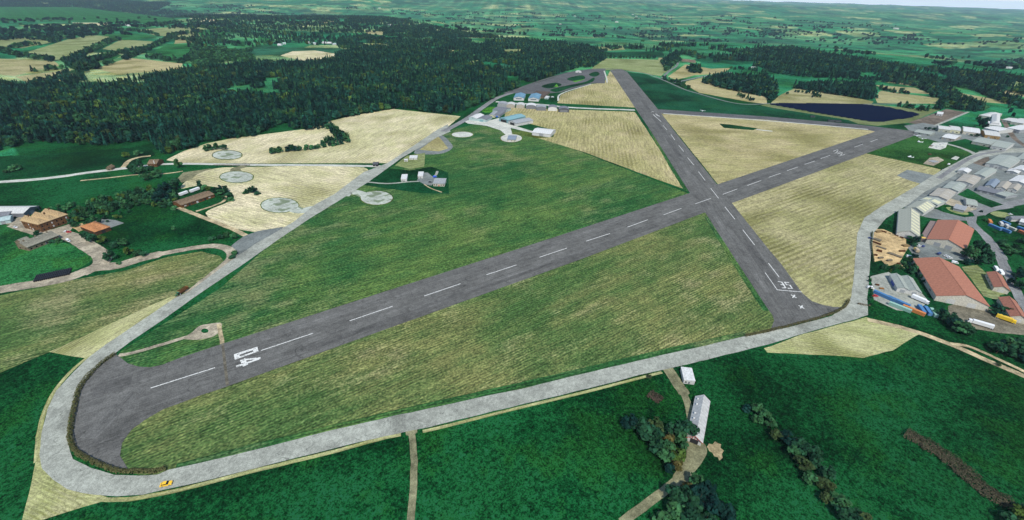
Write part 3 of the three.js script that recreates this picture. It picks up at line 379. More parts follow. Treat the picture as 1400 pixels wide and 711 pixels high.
const B = {
  terra: SH([0.50, 0.205, 0.125]), terra2: SH([0.46, 0.19, 0.12]), cream: SH([0.72, 0.68, 0.56]), greywall: SH([0.30, 0.31, 0.33]), sage: SH([0.50, 0.51, 0.41]), sage2: SH([0.43, 0.47, 0.41]), sand: SH([0.50, 0.46, 0.38]), butter: SH([0.78, 0.76, 0.50]), white: SH([0.80, 0.80, 0.77]), offwhite: SH([0.70, 0.70, 0.66]), grey: SH([0.40, 0.42, 0.43]), bluegrey: SH([0.27, 0.33, 0.40]), dark: SH([0.11, 0.115, 0.125]), slate: SH([0.22, 0.23, 0.25]), teal: SH([0.25, 0.46, 0.50]), blueroof: SH([0.17, 0.34, 0.46]), aqua: SH([0.50, 0.64, 0.62]),
  brick: M([0.30, 0.17, 0.10], 0.95, T.dirt), brickdark: M([0.20, 0.12, 0.085], 0.95, T.dirt), stone: M([0.40, 0.36, 0.30], 0.95, T.dirt), tile: M([0.78, 0.62, 0.42], 0.95, T.dirt), slatetile: M([0.42, 0.45, 0.44], 0.9, T.dirt), brownroof: M([0.36, 0.29, 0.23], 0.95, T.dirt), orange: M([0.80, 0.40, 0.22], 0.95, T.dirt), timber: M([0.30, 0.15, 0.075], 0.95, T.dirt),
  glass: new THREE.MeshStandardMaterial({ color: 0x0d1216, roughness: 0.12, metalness: 0.0 }), black: M([0.02, 0.02, 0.022], 0.7), plastic: M([0.008, 0.009, 0.013], 0.6), rubber: M([0.025, 0.025, 0.027], 0.9), ply: M([0.66, 0.50, 0.30], 0.9, T.dirt), chrome: M([0.5, 0.5, 0.5], 0.4), solar: new THREE.MeshPhysicalMaterial({ color: new THREE.Color().setRGB(0.002, 0.005, 0.020), roughness: 0.7, specularIntensity: 0.04, side: THREE.DoubleSide }), steel: M([0.42, 0.43, 0.44], 0.6),
};
const paintCache = {}; const paint = (r, g, b) => paintCache[[r, g, b]] ??= new THREE.MeshPhysicalMaterial({ color: new THREE.Color().setRGB(r, g, b), roughness: 0.45, clearcoat: 0.4, clearcoatRoughness: 0.25, side: THREE.DoubleSide });

function building(name, label, cat, o) {
  const { FL, FR, BL, h, rise = 2.5, type = 'gz', wall, roof, over = 0.5, group } = o, a = PH(...FL, h), b = PH(...FR, h), c = PH(...BL, h);
  let w = Math.hypot(b[0] - a[0], b[1] - a[1]), t = Math.atan2(b[1] - a[1], b[0] - a[0]), d = o.d, cx, cz;
  if (o.d) { cx = (a[0] + b[0]) / 2 + Math.sin(t) * d / 2; cz = (a[1] + b[1]) / 2 - Math.cos(t) * d / 2; }
  else { let dv = Math.atan2(c[1] - a[1], c[0] - a[0]) + Math.PI / 2 - t; dv -= Math.round(dv / (2 * Math.PI)) * 2 * Math.PI; dv = cl(dv, -0.9, 0.9);
    if (o.side) { d = Math.max(3, Math.hypot(c[0] - a[0], c[1] - a[1])); t += dv; w *= Math.cos(dv); cx = (a[0] + c[0]) / 2 + Math.cos(t) * w / 2; cz = (a[1] + c[1]) / 2 + Math.sin(t) * w / 2; } else { d = Math.max(3, Math.hypot(c[0] - a[0], c[1] - a[1]) * Math.cos(dv / 2)); cx = (b[0] + c[0]) / 2; cz = (b[1] + c[1]) / 2; t += dv / 2; w *= Math.cos(dv / 2); } }
  const ux = Math.cos(t), uz = Math.sin(t), g = new THREE.Group(); put(g, name, label, cat, group); g.position.set(cx, 0, cz); g.rotation.y = Math.atan2(-uz, ux);
  const X = w / 2, Z = d / 2, wg = new Geo(6), rg = new Geo(8), S = 8, alongZ = q => [q[2] / S, q[0] / S], alongX = q => [q[0] / S, q[2] / S];
  wg.quad([-X, 0, Z], [X, 0, Z], [X, h, Z], [-X, h, Z]).quad([X, 0, -Z], [-X, 0, -Z], [-X, h, -Z], [X, h, -Z]).quad([-X, 0, -Z], [-X, 0, Z], [-X, h, Z], [-X, h, -Z]).quad([X, 0, Z], [X, 0, -Z], [X, h, -Z], [X, h, Z]);
  const th = 0.22;
  if (type === 'gz') {
    const n = o.bays || 1;
    for (let i = 0; i < n; i++) { const x0 = -X + 2 * X * i / n, x1 = -X + 2 * X * (i + 1) / n, xm = (x0 + x1) / 2, e0 = i ? 0 : over, e1 = i < n - 1 ? 0 : over, k = rise / (xm - x0);
      for (const s of [1, -1]) wg.tri([x0, h, Z * s], [x1, h, Z * s], [xm, h + rise, Z * s]);
      rg.slab([xm, h + rise, Z + over], [x0 - e0, h - e0 * k, Z + over], [x0 - e0, h - e0 * k, -Z - over], [xm, h + rise, -Z - over], th, alongZ).slab([xm, h + rise, -Z - over], [x1 + e1, h - e1 * k, -Z - over], [x1 + e1, h - e1 * k, Z + over], [xm, h + rise, Z + over], th, alongZ);
      if (o.ridge !== false && w > 9) part(g, 'ridge_cap', new Geo().box(xm, h + rise + th + 0.05, 0, 0.5, 0.14, d + 2 * over - 0.1).build(), roof); }
  } else if (type === 'gx') {
    const k = rise / Z;
    for (const s of [1, -1]) wg.tri([X * s, h, -Z], [X * s, h, Z], [X * s, h + rise, 0]);
    rg.slab([-X - over, h + rise, 0], [X + over, h + rise, 0], [X + over, h - over * k, Z + over], [-X - over, h - over * k, Z + over], th, alongX).slab([X + over, h + rise, 0], [-X - over, h + rise, 0], [-X - over, h - over * k, -Z - over], [X + over, h - over * k, -Z - over], th, alongX);
    if (o.ridge !== false && d > 8) part(g, 'ridge_cap', new Geo().box(0, h + rise + th + 0.05, 0, w + 2 * over - 0.1, 0.14, 0.5).build(), roof);
  } else if (type === 'hip') {
    const L = o.hipAxis === 'x', m = L ? Math.max(0.2, X - Z) : Math.max(0.2, Z - X), r0 = L ? [-m, h + rise, 0] : [0, h + rise, -m], r1 = L ? [m, h + rise, 0] : [0, h + rise, m], q = [[-X - over, h - 0.1, -Z - over], [X + over, h - 0.1, -Z - over], [X + over, h - 0.1, Z + over], [-X - over, h - 0.1, Z + over]];
    if (L) rg.tri(q[0], q[3], r0).tri(q[2], q[1], r1).quad(q[3], q[2], r1, r0).quad(q[1], q[0], r0, r1); else rg.tri(q[1], q[0], r0).tri(q[3], q[2], r1).quad(q[0], q[3], r1, r0).quad(q[2], q[1], r0, r1);
    rg.quad(...q);
  } else if (type === 'arch') {
    const n = 12, pr = i => { const t = Math.PI * i / n; return [-Math.cos(t) * (X + 0.15), h + Math.sin(t) * rise]; };
    for (let i = 0; i < n; i++) { const [x0, y0] = pr(i), [x1, y1] = pr(i + 1); rg.quad([x0, y0, Z + 0.3], [x1, y1, Z + 0.3], [x1, y1, -Z], [x0, y0, -Z], alongZ); for (const s of [1, -1]) wg.tri([x0, y0 - 0.02, Z * s], [x1, y1 - 0.02, Z * s], [0, h, Z * s]); }
  } else if (type === 'mono') { rg.slab([-X - over, h, Z + over], [X + over, h, Z + over], [X + over, h + rise, -Z - over], [-X - over, h + rise, -Z - over], th, alongX); for (const s of [1, -1]) wg.tri([X * s, h, Z], [X * s, h, -Z], [X * s, h + rise, -Z]); wg.quad([-X, h, -Z], [X, h, -Z], [X, h + rise, -Z], [-X, h + rise, -Z]); }
  else { rg.box(0, h + 0.14, 0, w + 0.3, 0.28, d + 0.3, 0.04); }
  part(g, 'wall', wg.build(), wall); const R = part(g, 'roof', rg.build(), roof);
  const onFace = (f, t, y, pw, phh, m, nm, proud = 0.12) => { const q = new Geo(3), L = f === 'f' || f === 'b' ? w : d, c0 = (t - 0.5) * L; if (f === 'f') q.box(c0, y + phh / 2, Z, pw, phh, proud * 2); else if (f === 'b') q.box(c0, y + phh / 2, -Z, pw, phh, proud * 2); else q.box(f === 'r' ? X : -X, y + phh / 2, c0, proud * 2, phh, pw); return part(g, nm, q.build(), m); };
  for (const [f, t, y, pw, phh, m, nm] of o.items || []) onFace(f, t, y, pw, phh, m, nm);
  // sky lights: strips lying on a slope, [side, along 0..1, length, from 0..1, to 0..1]
  for (const [sd, t, len, u0, u1, m] of o.lights || []) { const q = new Geo(3), e = 0.06; if (type === 'gz') { const x0 = sd * X * u0, x1 = sd * X * u1, y = x => h + rise * (1 - Math.abs(x) / X) + th + e, z0 = (t - 0.5) * d; q.slab([x0, y(x0), z0 + len / 2], [x1, y(x1), z0 + len / 2], [x1, y(x1), z0 - len / 2], [x0, y(x0), z0 - len / 2], 0.05); } else { const z0 = sd * Z * u0, z1 = sd * Z * u1, y = z => h + rise * (1 - Math.abs(z) / Z) + th + e, x = (t - 0.5) * w; q.slab([x - len / 2, y(z0), z0], [x + len / 2, y(z0), z0], [x + len / 2, y(z1), z1], [x - len / 2, y(z1), z1], 0.05); } part(R, 'skylight', q.build(), m); }
  g.userData.w = undefined; delete g.userData.w; return { g, w, d, X, Z, h };
}
const win = (f, y, n, pw = 1.3, ph = 1.2, m = B.glass, skip = -1) => Array.from({ length: n }, (_, i) => [f, (i + 0.5) / n, y, pw, ph, m, 'window']).filter((_, i) => i !== skip);
const roller = (f, t, pw, ph, m = B.grey) => [f, t, 0.02, pw, ph, m, 'door'];
// ---------------------------------------------------------------- the industrial estate
let q = building('industrial_shed', 'red roofed shed with cream gable behind the big dark tree', 'shed', { FL: [1269, 327], FR: [1321.6, 342], BL: [1281.5, 300.5], h: 4.5, rise: 5, wall: B.cream, roof: B.terra, items: [roller('f', 0.3, 5, 3.8), roller('f', 0.6, 5, 3.8), ['l', 0.5, 0.02, 4, 3.5, B.grey, 'door']] });
part(q.g, 'lean_to', new Geo(6).prism([[-q.X - 5.5, 0], [-q.X - 0.05, 0], [-q.X - 0.05, 3.6], [-q.X - 5.5, 2.6]], -q.Z + 2, q.Z - 2).build(), SH([0.33, 0.24, 0.21]));
building('industrial_shed', 'largest red roofed shed with cream gable above the gravel yard', 'shed', { FL: [1281.9, 404.2], FR: [1354.3, 419.3], BL: [1247.7, 353.2], h: 4.6, rise: 5.4, wall: B.cream, roof: B.terra, items: [roller('f', 0.3, 5.2, 4, B.offwhite), roller('f', 0.7, 5.2, 4, B.offwhite), ...[0.2, 0.4, 0.6, 0.8].map(t => ['l', t, 1.6, 3, 1.2, B.slate, 'window'])] });
building('industrial_shed', 'cream roofed barn beside the sandy timber yard', 'shed', { FL: [1220, 316], FR: [1250, 322], BL: [1236, 288], h: 4.2, rise: 4.2, wall: B.offwhite, roof: B.sage, items: [roller('f', 0.5, 4.5, 3.6)], lights: [0.1, 0.23, 0.36, 0.5, 0.64, 0.77, 0.9].map(t => [1, t, 4.4, 0.06, 0.98, B.butter]) });
building('industrial_shed', 'sage roofed barn with yellow roof sheets by the track', 'shed', { FL: [1241, 284.5], FR: [1265, 292], BL: [1253, 274], h: 4, rise: 3.4, wall: B.offwhite, roof: B.sage, items: [roller('f', 0.5, 4, 3.4)], lights: [0.2, 0.4, 0.6, 0.8].map(t => [1, t, 4, 0.1, 0.96, B.butter]) });
building('industrial_shed', 'low grey shed with two yellow roof patches', 'shed', { FL: [1259, 273.5], FR: [1283, 281], BL: [1267.5, 268.3], h: 3.6, rise: 1.4, wall: B.offwhite, roof: B.sage2, items: [roller('f', 0.4, 3.5, 3)], lights: [[1, 0.6, 9, 0.05, 0.9, B.butter], [-1, 0.5, 9, 0.3, 0.95, B.butter]] });
const eg = 'flat sage and sand roofed sheds along the perimeter track';
for (const [l, FL, FR, BL, m, n] of [['sand coloured low shed third along the perimeter track', [1270.9, 267], [1292.6, 275.4], [1283.4, 257.1], B.sand, 2], ['sage green low shed fourth along the perimeter track', [1289, 256.6], [1308.6, 263.4], [1300.6, 248], B.sage2, 2], ['sand coloured low shed fifth along the perimeter track', [1307.4, 247], [1328, 254.3], [1319, 238.3], B.sand, 2], ['grey green low shed sixth along the perimeter track', [1331, 238.3], [1344, 244], [1347.4, 229.1], B.sage2, 1], ['very large sage roofed shed in the estate centre', [1348, 223], [1375, 232.6], [1367, 211.4], B.sage2, 2], ['sage roofed shed at the estate edge behind the large one', [1388.6, 217], [1412, 223], [1402, 208], B.sage2, 1]])
  building('estate_shed', l, 'shed', { FL, FR, BL, h: 4.2, rise: 1.5, wall: B.offwhite, roof: m, group: eg, side: true, items: [roller('f', 0.3, 4, 3.4), roller('f', 0.68, 4, 3.4), ['f', 0.5, 0.02, 1.1, 2.1, B.slate, 'door']], lights: n > 1 ? [[1, 0.3, 1.2, 0.2, 0.8, B.offwhite], [1, 0.7, 1.2, 0.2, 0.8, B.offwhite], [-1, 0.3, 1.2, 0.2, 0.8, B.offwhite], [-1, 0.7, 1.2, 0.2, 0.8, B.offwhite]] : [] });
const shed = (l, FL, FR, BL, h, rise, type, wall, roof, items, extra = {}) => building('estate_building', l, 'building', { FL, FR, BL, h, rise, type, wall, roof, items: items || [roller('f', 0.5, 3, 2.6)], group: 'smaller buildings of the industrial estate', side: type !== 'gx' && FL[1] < 300, ...extra });
shed('small white gabled unit beside the perimeter track', [1309.7, 233.1], [1319.4, 238.3], [1315.4, 229.5], 3.4, 1.5, 'gz', B.offwhite, B.white);
shed('white roofed long unit beside the very large sage shed', [1384, 231], [1404, 238], [1396, 226], 4, 2, 'gz', B.offwhite, B.white); shed('small white unit attached before the white long unit', [1377, 233.5], [1390, 237.5], [1384, 230], 3, 1.2, 'gz', B.offwhite, B.white);
shed('broad white roofed unit at the estate edge', [1379.4, 247], [1402, 255], [1393, 239.5], 4.4, 1.8, 'gz', B.offwhite, B.white, [roller('f', 0.3, 4, 3.2), roller('f', 0.7, 4, 3.2)]);
shed('blue grey roofed house in the row of three', [1346.9, 253.7], [1358.3, 257.1], [1355.4, 245], 3.4, 2, 'gz', B.offwhite, B.bluegrey, [['f', 0.5, 0.02, 1.1, 2.1, B.slate, 'door'], ...win('l', 1.2, 3)]); shed('brown grey roofed house in the row of three', [1362.3, 256], [1374.3, 260], [1370.3, 248], 3.4, 2, 'gz', B.offwhite, B.sand, [['f', 0.5, 0.02, 1.1, 2.1, B.slate, 'door'], ...win('l', 1.2, 3)]); shed('shorter brown grey roofed house in the row of three', [1378.3, 257.7], [1388, 262.9], [1385, 251.5], 3.2, 1.8, 'gz', B.offwhite, B.sand, [['f', 0.5, 0.02, 1.1, 2.1, B.slate, 'door'], ...win('l', 1.2, 2)]);
shed('squat grey green roofed shed by the road', [1367.4, 265.7], [1378.9, 270.3], [1374.9, 261], 3, 1.3, 'gx', B.grey, B.sage2); shed('long dark lean-to shed before the row of houses', [1336, 259], [1367, 268], [1339, 254.8], 2.8, 0.8, 'mono', B.slate, B.slate, [roller('f', 0.2, 2.4, 2), roller('f', 0.5, 2.4, 2), roller('f', 0.8, 2.4, 2)]);
shed('small grey gabled house on the green plot', [1321.5, 279], [1335.5, 281.5], [1319, 270.8], 3, 2, 'gx', B.offwhite, B.sage2, [['f', 0.5, 0.02, 1, 2, B.slate, 'door'], ...win('f', 1, 4, 1.1, 1, B.glass, 1)]); shed('small flat grey shed beside the tan pad', [1304, 284.5], [1318, 289], [1307, 280], 2.8, 0.8, 'mono', B.grey, B.grey);
shed('dark roofed house beside the estate road', [1391, 300], [1395, 303.5], [1387, 292], 3.2, 2, 'gz', B.offwhite, B.slate, [['f', 0.5, 0.02, 1, 2, B.brick, 'door']]); shed('white flat unit below the dark roofed house', [1394, 303], [1406, 306], [1397, 300], 3, 0.6, 'mono', B.white, B.white);
shed('small red roofed shed with dark long wall', [1360.2, 392.3], [1381.3, 397.4], [1349.2, 372.1], 3.8, 2.4, 'gz', B.cream, B.terra2, [roller('f', 0.5, 3.6, 3, B.offwhite), ...[0.25, 0.5, 0.75].map(t => ['l', t, 1.4, 2, 1, B.slate, 'window'])]); shed('small red roofed shed beside the yellow lorry', [1379.6, 432], [1403, 437], [1368.6, 407.5], 3.8, 2.6, 'gz', B.cream, B.terra2, [roller('f', 0.5, 3.6, 3, B.offwhite)]);
shed('grey workshop with two parallel gables among the scrub', [1226.8, 393.7], [1258.5, 399.4], [1218, 375.3], 3.6, 1.7, 'gz', B.offwhite, B.sage2, [roller('f', 0.25, 3, 2.8), roller('f', 0.75, 3, 2.8), ['l', 0.5, 0.02, 8, 2.9, paint(0.02, 0.06, 0.32), 'door']], { bays: 2 });
// far estate row
for (const [l, FL, FR, BL, h, rise, type, wall, roof] of [
  ['cream gabled unit at the start of the far row', [1284.6, 176], [1301, 178.2], [1280, 171], 5, 2, 'gx', B.sage, B.offwhite], ['yellow walled unit second in the far row', [1303, 177.5], [1316.5, 179.5], [1295, 171.2], 5, 2, 'gx', B.butter, B.offwhite], ['long white unit third in the far row', [1320, 179.5], [1343, 183], [1313.5, 172.3], 5, 2, 'gx', B.cream, B.white], ['tan walled unit fourth in the far row', [1348, 184.2], [1369, 187], [1341.5, 177], 5, 2, 'gx', M([0.66, 0.48, 0.27], 0.9, T.dirt), B.offwhite],
  ['small pale shed with brown end facing the far row', [1292, 187.8], [1309, 191.5], [1294, 182], 3.6, 2, 'gx', B.sand, B.white], ['pale sage shed in the middle of the front row', [1332, 193.5], [1356.5, 198.5], [1340, 187.3], 4.4, 2, 'gx', B.sage, B.sage2], ['broad pale sage shed at the end of the front row', [1362, 200], [1382.5, 204.5], [1361, 191], 4.6, 2.2, 'gx', B.offwhite, B.sage2],
  ['cream villa roof behind the round tree', [1346, 158], [1361, 161], [1349, 152], 5, 2.4, 'hip', B.cream, B.offwhite], ['tall white hipped block behind the far row', [1357, 167.5], [1368, 169], [1356, 156], 7, 3, 'hip', B.white, B.offwhite], ['white wing stepping down to the far row', [1358, 176.5], [1373, 181.5], [1359, 171], 5, 2, 'gx', B.offwhite, B.white], ['low white link beside the tall hipped block', [1351, 170], [1368, 172], [1352, 166.5], 4, 1, 'mono', B.offwhite, B.white],
  ['small pale house beyond the brown road', [1378, 164.5], [1388, 167], [1381.5, 160.3], 4, 2, 'gx', B.cream, B.offwhite], ['pale house pair beyond the brown road', [1388, 167], [1404, 170], [1392, 160.8], 5, 2, 'gx', B.cream, B.offwhite], ['white and grey block at the far estate edge', [1392, 177], [1407, 181], [1396, 168], 6, 2, 'gx', B.grey, B.white], ['low grey green hut beside the runway end', [1252, 180.4], [1262, 182.4], [1255, 176.8], 2.8, 1.2, 'gx', B.sage2, B.sage2], ['second grey green hut beside the runway end', [1263, 182.4], [1274, 184.6], [1266, 178.4], 2.8, 1.2, 'gx', B.sage2, B.sage2], ['lone white shed on the brown striped plot', [1281, 155.4], [1289, 156.4], [1282, 152.4], 3.4, 1.4, 'gx', B.white, B.white]])
  building('far_estate_building', l, 'building', { FL, FR, BL, h, rise, type, wall, roof, hipAxis: 'z', over: 0.3, group: 'buildings of the far estate', items: [roller('f', 0.3, 3, 2.6), ['f', 0.7, 1, 2.4, 1.2, B.glass, 'window']] });
for (const [x, y, l] of [[1312, 137, 'white farm building among trees behind the far estate'], [1318, 138, 'lower white farm building among trees behind the far estate'], [1380, 92, 'white farm on the pale field at the plateau edge']]) building('farm_building', l, 'building', { FL: [x - 4, y], FR: [x + 4, y + 0.6], BL: [x - 3.4, y - 1.6], h: 4, rise: 2, type: 'gx', wall: B.white, roof: B.white, d: 9, items: [['f', 0.5, 0.02, 3, 2.6, B.grey, 'door']] });
// ---------------------------------------------------------------- hangars
const hg = 'arched hangars in a row on the concrete taxiway';
for (const [cx, by, w, wall, roof, l] of [[686.5, 146.2, 13, B.grey, B.grey, 'grey arched hangar at the sheltered end of the row'], [698, 147.2, 11, B.sand, B.offwhite, 'cream fronted arched hangar next to the grey end one'], [711.2, 147.8, 11.5, B.sand, B.offwhite, 'cream fronted arched hangar third in the row'], [726, 148.6, 14, B.slate, B.white, 'dark fronted arched hangar with white roof'], [740, 150.8, 13.5, B.slate, B.grey, 'grey arched hangar between the white fronted and dark fronted ones'], [755.6, 151.2, 12.5, B.white, B.slate, 'white fronted arched hangar with grey roof'], [771, 153, 14, B.dark, B.slate, 'darkest arched hangar at the runway end of the row']])
  building('arched_hangar', l, 'hangar', { FL: [cx - w / 2, by - 2.6], FR: [cx + w / 2, by - 2.2], BL: [cx - w / 2 + 1, by - 6], h: 4.2, rise: 4, type: 'arch', wall, roof, d: 22, group: hg, items: [['f', 0.5, 0.02, w * 1.05, 4.6, wall === B.dark || wall === B.slate ? B.slate : wall, 'door']] });
for (const [FL, FR, BL, l] of [[[702.7, 133.6], [716.6, 134.2], [705, 128], 'blue roofed white hangar nearer the perimeter road'], [[722.8, 134.6], [737, 135.4], [726, 128.4], 'blue roofed white hangar nearer the dark roofed clubhouse']]) building('blue_roofed_hangar', l, 'hangar', { FL, FR, BL, h: 5.6, rise: 3, wall: B.white, roof: B.blueroof, group: 'blue roofed white hangars', items: [['f', 0.5, 3.0, 13, 2.2, B.slate, 'window'], ['f', 0.5, 0.02, 13, 2.8, B.white, 'door']], lights: [[-1, 0.5, 1.2, 0.2, 0.8, B.aqua], [1, 0.5, 1.2, 0.2, 0.8, B.aqua]] });
building('clubhouse', 'dark brown roofed clubhouse behind the blue roofed hangars', 'building', { FL: [728, 130.5], FR: [746, 132.5], BL: [731, 123.5], h: 4.4, rise: 3.2, type: 'hip', hipAxis: 'x', wall: B.stone, roof: M([0.20, 0.17, 0.17], 0.95, T.dirt), items: [...win('f', 1.2, 5), ['r', 0.5, 0.02, 2, 2.2, B.slate, 'door']] });
building('hangar_annexe', 'pale flat annexe beside the dark roofed clubhouse', 'building', { FL: [745, 133.6], FR: [750, 134], BL: [746, 131], h: 3, type: 'flat', wall: B.aqua, roof: B.offwhite, items: [['f', 0.5, 0.02, 2, 2.2, B.slate, 'door']] });
building('teal_shed', 'light teal gabled shed at the corner of the apron', 'shed', { FL: [643, 161], FR: [653, 162.6], BL: [650, 155.6], h: 4.6, rise: 2.4, wall: B.aqua, roof: B.white, group: 'teal gabled sheds', items: [roller('f', 0.5, 6, 3.8, B.aqua), ...win('f', 4.4, 1, 1.6, 0.8)] });
building('teal_shed', 'light teal gabled shed with grey roof beside the first', 'shed', { FL: [654, 162.4], FR: [666, 164.4], BL: [659, 157.6], h: 4.4, rise: 2.2, wall: B.aqua, roof: B.slate, group: 'teal gabled sheds', items: [roller('f', 0.5, 7, 3.6, B.teal)] });
building('hangar_shed', 'small tan shed between the teal sheds and the grey roof', 'shed', { FL: [669, 157.6], FR: [677, 158.4], BL: [673, 152.6], h: 4, rise: 2, wall: B.butter, roof: B.grey, items: [roller('f', 0.5, 4, 3, B.offwhite)] });
building('hangar_shed', 'grey roofed shed with a blue painted door', 'shed', { FL: [676, 157], FR: [685, 158], BL: [681, 150], h: 4, rise: 1.8, wall: B.grey, roof: B.slate, items: [roller('f', 0.6, 4, 3, paint(0.03, 0.12, 0.5))] });
building('hangar_shed', 'dark grey shed with pale teal end wall', 'shed', { FL: [678, 149.6], FR: [690.5, 152.8], BL: [682, 145], h: 4.4, rise: 2, type: 'gx', wall: B.aqua, roof: B.slate, items: [roller('r', 0.5, 4, 3.2, B.grey), roller('f', 0.3, 4, 3.2)] });
building('open_hangar', 'teal roofed hangar with dark open doors', 'hangar', { FL: [682.5, 161.5], FR: [695, 164.6], BL: [706, 156], h: 5.6, rise: 2.6, wall: B.teal, roof: B.teal, items: [['f', 0.5, 0.02, 15, 4.8, B.black, 'painted_dark_doorway']], lights: [0.25, 0.4, 0.55, 0.7, 0.85].map(t => [-1, t, 1.6, 0.25, 0.75, B.dark]) });  // doorway is a black panel on the wall, interior shade put into its colour
building('open_hangar', 'grey roofed hangar with dark doors below the teal one', 'hangar', { FL: [696.5, 165.6], FR: [706, 169.2], BL: [718, 161], h: 5.2, rise: 2.6, wall: B.offwhite, roof: B.grey, items: [['f', 0.5, 0.02, 12, 4.4, B.black, 'painted_dark_doorway'], ['r', 0.3, 0.02, 1.2, 2.2, B.slate, 'door']] });  // same here: flat black panel carries the dark interior in its colour
building('long_hangar', 'long white roofed hangar at the end of the concrete arm', 'hangar', { FL: [731.3, 180.4], FR: [754.5, 184.8], BL: [733.5, 173.8], h: 5, rise: 2.4, type: 'gx', wall: B.offwhite, roof: B.white, items: [['f', 0.22, 0.02, 11, 4.2, B.white, 'door'], ['f', 0.5, 0.02, 7, 4.2, B.grey, 'door'], ['f', 0.82, 0.02, 9, 4.2, B.white, 'door']] });
building('apron_hut', 'small hut with blue grey roof on the round pan', 'hut', { FL: [696.4, 190.4], FR: [707.4, 191.6], BL: [693.6, 184.6], h: 3.6, rise: 1.6, type: 'gx', wall: B.cream, roof: B.bluegrey, items: [['f', 0.3, 0.02, 3, 2.8, B.offwhite, 'door'], ...win('f', 1.2, 3, 1.4, 1, B.glass, 0)] });
building('storage_dome', 'low white rounded store at the apron corner', 'hangar', { FL: [787, 98.6], FR: [795, 98.8], BL: [788, 96.6], h: 1.5, rise: 3.4, type: 'arch', wall: B.white, roof: B.white, d: 12, items: [['f', 0.5, 0.02, 4, 3, B.grey, 'door']] });
// ---------------------------------------------------------------- farm and houses on the left
{ // brown farmhouse: one long block under three hipped roofs
  const FR = [52.3, 307], FL = [28, 301.5], hh = 8.2, a = PH(...FL, hh), b = PH(...FR, hh), e = PH(91, 293, hh), w = Math.hypot(b[0] - a[0], b[1] - a[1]), ux = (b[0] - a[0]) / w, uz = (b[1] - a[1]) / w, d = (e[0] - b[0]) * uz + (e[1] - b[1]) * -ux, g = new THREE.Group();
  put(g, 'farmhouse', 'large brown walled farmhouse under three pale hipped roofs', 'house'); g.position.set((a[0] + b[0]) / 2 + uz * d / 2, 0, (a[1] + b[1]) / 2 - ux * d / 2); g.rotation.y = Math.atan2(-uz, ux);
  const X = w / 2, Z = d / 2; part(g, 'wall', new Geo(4).box(0, hh / 2, 0, w, hh, d).build(), B.brick);
  for (let i = 0; i < 3; i++) { const z0 = Z - d * i / 3 + (i ? 0 : 0.6), z1 = Z - d * (i + 1) / 3 - (i === 2 ? 0.6 : 0), zm = (z0 + z1) / 2, r = (z0 - z1) / 2, k = 4.6, x0 = -X - 0.6, x1 = X + 0.6, y = hh + 0.02; const r0 = [x0 + r * 0.8, y + k, zm], r1 = [x1 - r * 0.8, y + k, zm];
    const R = part(g, 'roof', new Geo(5).quad([x0, y, z0], [x1, y, z0], r1, r0).quad([x1, y, z1], [x0, y, z1], r0, r1).tri([x1, y, z0], [x1, y, z1], r1).tri([x0, y, z1], [x0, y, z0], r0).build(), B.tile);
    part(R, 'chimney', new Geo(2).box(i % 2 ? X * 0.3 : -X * 0.3, hh + 4.4, zm, 1.1, 3, 1.1).build(), B.brickdark); }
  for (let i = 0; i < 6; i++) for (const y of [1.4, 4.8]) part(g, 'window', new Geo().box(X, y + 0.8, -Z + d * (i + 0.5) / 6, 0.16, 1.6, 1.1).build(), i % 3 ? B.glass : B.offwhite);
  for (let i = 0; i < 4; i++) for (const y of [1.4, 4.8]) part(g, 'window', new Geo().box(-X + w * (i + 0.5) / 4, y + 0.8, Z, 1.1, 1.6, 0.16).build(), i === 1 ? B.offwhite : B.glass);
  part(g, 'door', new Geo().box(0, 1.1, Z, 1.3, 2.2, 0.2).build(), B.offwhite);
}
q = building('stone_cottage', 'stone cottage with grey roof and cross wing on the lawn', 'house', { FL: [22, 334.5], FR: [37.2, 338], BL: [46, 325.5], h: 4, rise: 3.2, wall: B.stone, roof: B.slatetile, d: 24, items: [...win('f', 1, 2, 1.1, 1.2), ...win('r', 1, 6, 1.1, 1.2), ['r', 0.45, 0.02, 1.1, 2.1, B.slate, 'door']] });
part(q.g, 'cross_wing_wall', new Geo(4).prism([[-q.Z * 0 - 6.4, 0], [6.4, 0], [6.4, 4], [0, 7], [-6.4, 4]].map(([x, y]) => [x, y]), -3.2, 3.2).build(), B.stone).position.set(-q.X - 1.5, 0, q.Z - 6.5);
{ const cw = part(q.g, 'cross_wing_roof', new Geo(5).slab([-7, 4 - 0.28, 3.6], [0, 7.05, 3.6], [0, 7.05, -3.6], [-7, 3.72, -3.6], 0.2).slab([0, 7.05, 3.6], [7, 3.72, 3.6], [7, 3.72, -3.6], [0, 7.05, -3.6], 0.2).build(), B.slatetile); cw.position.set(-q.X - 1.5, 0, q.Z - 6.5); }
for (const z of [-9, 0, 9]) part(q.g, 'chimney', new Geo(2).box(0, 7.4, z, 1, 2.2, 0.9).build(), B.stone);
building('farm_barn', 'orange tiled hipped barn with dark walls by the drive', 'barn', { FL: [112, 308.5], FR: [128, 318], BL: [131, 301.5], h: 4, rise: 4, type: 'hip', hipAxis: 'z', wall: B.brickdark, roof: B.orange, items: [['r', 0.5, 0.02, 3, 3, B.black, 'door'], ...win('f', 1.2, 2)] });
building('farm_shed', 'long pale roofed farm shed at the edge of the farmyard', 'barn', { FL: [-6, 286.6], FR: [27, 297], BL: [3, 277.2], h: 4.4, rise: 2.6, type: 'gx', wall: B.slate, roof: B.offwhite, items: [roller('r', 0.5, 4, 3.4), roller('f', 0.3, 4, 3.4)] });
building('farm_shed', 'dark grey roofed lean-to shed in front of the pale one', 'barn', { FL: [-8, 294], FR: [11.5, 296.4], BL: [-6, 289], h: 3.8, rise: 2, type: 'gx', wall: B.grey, roof: B.slate, items: [roller('f', 0.5, 3, 3)] });
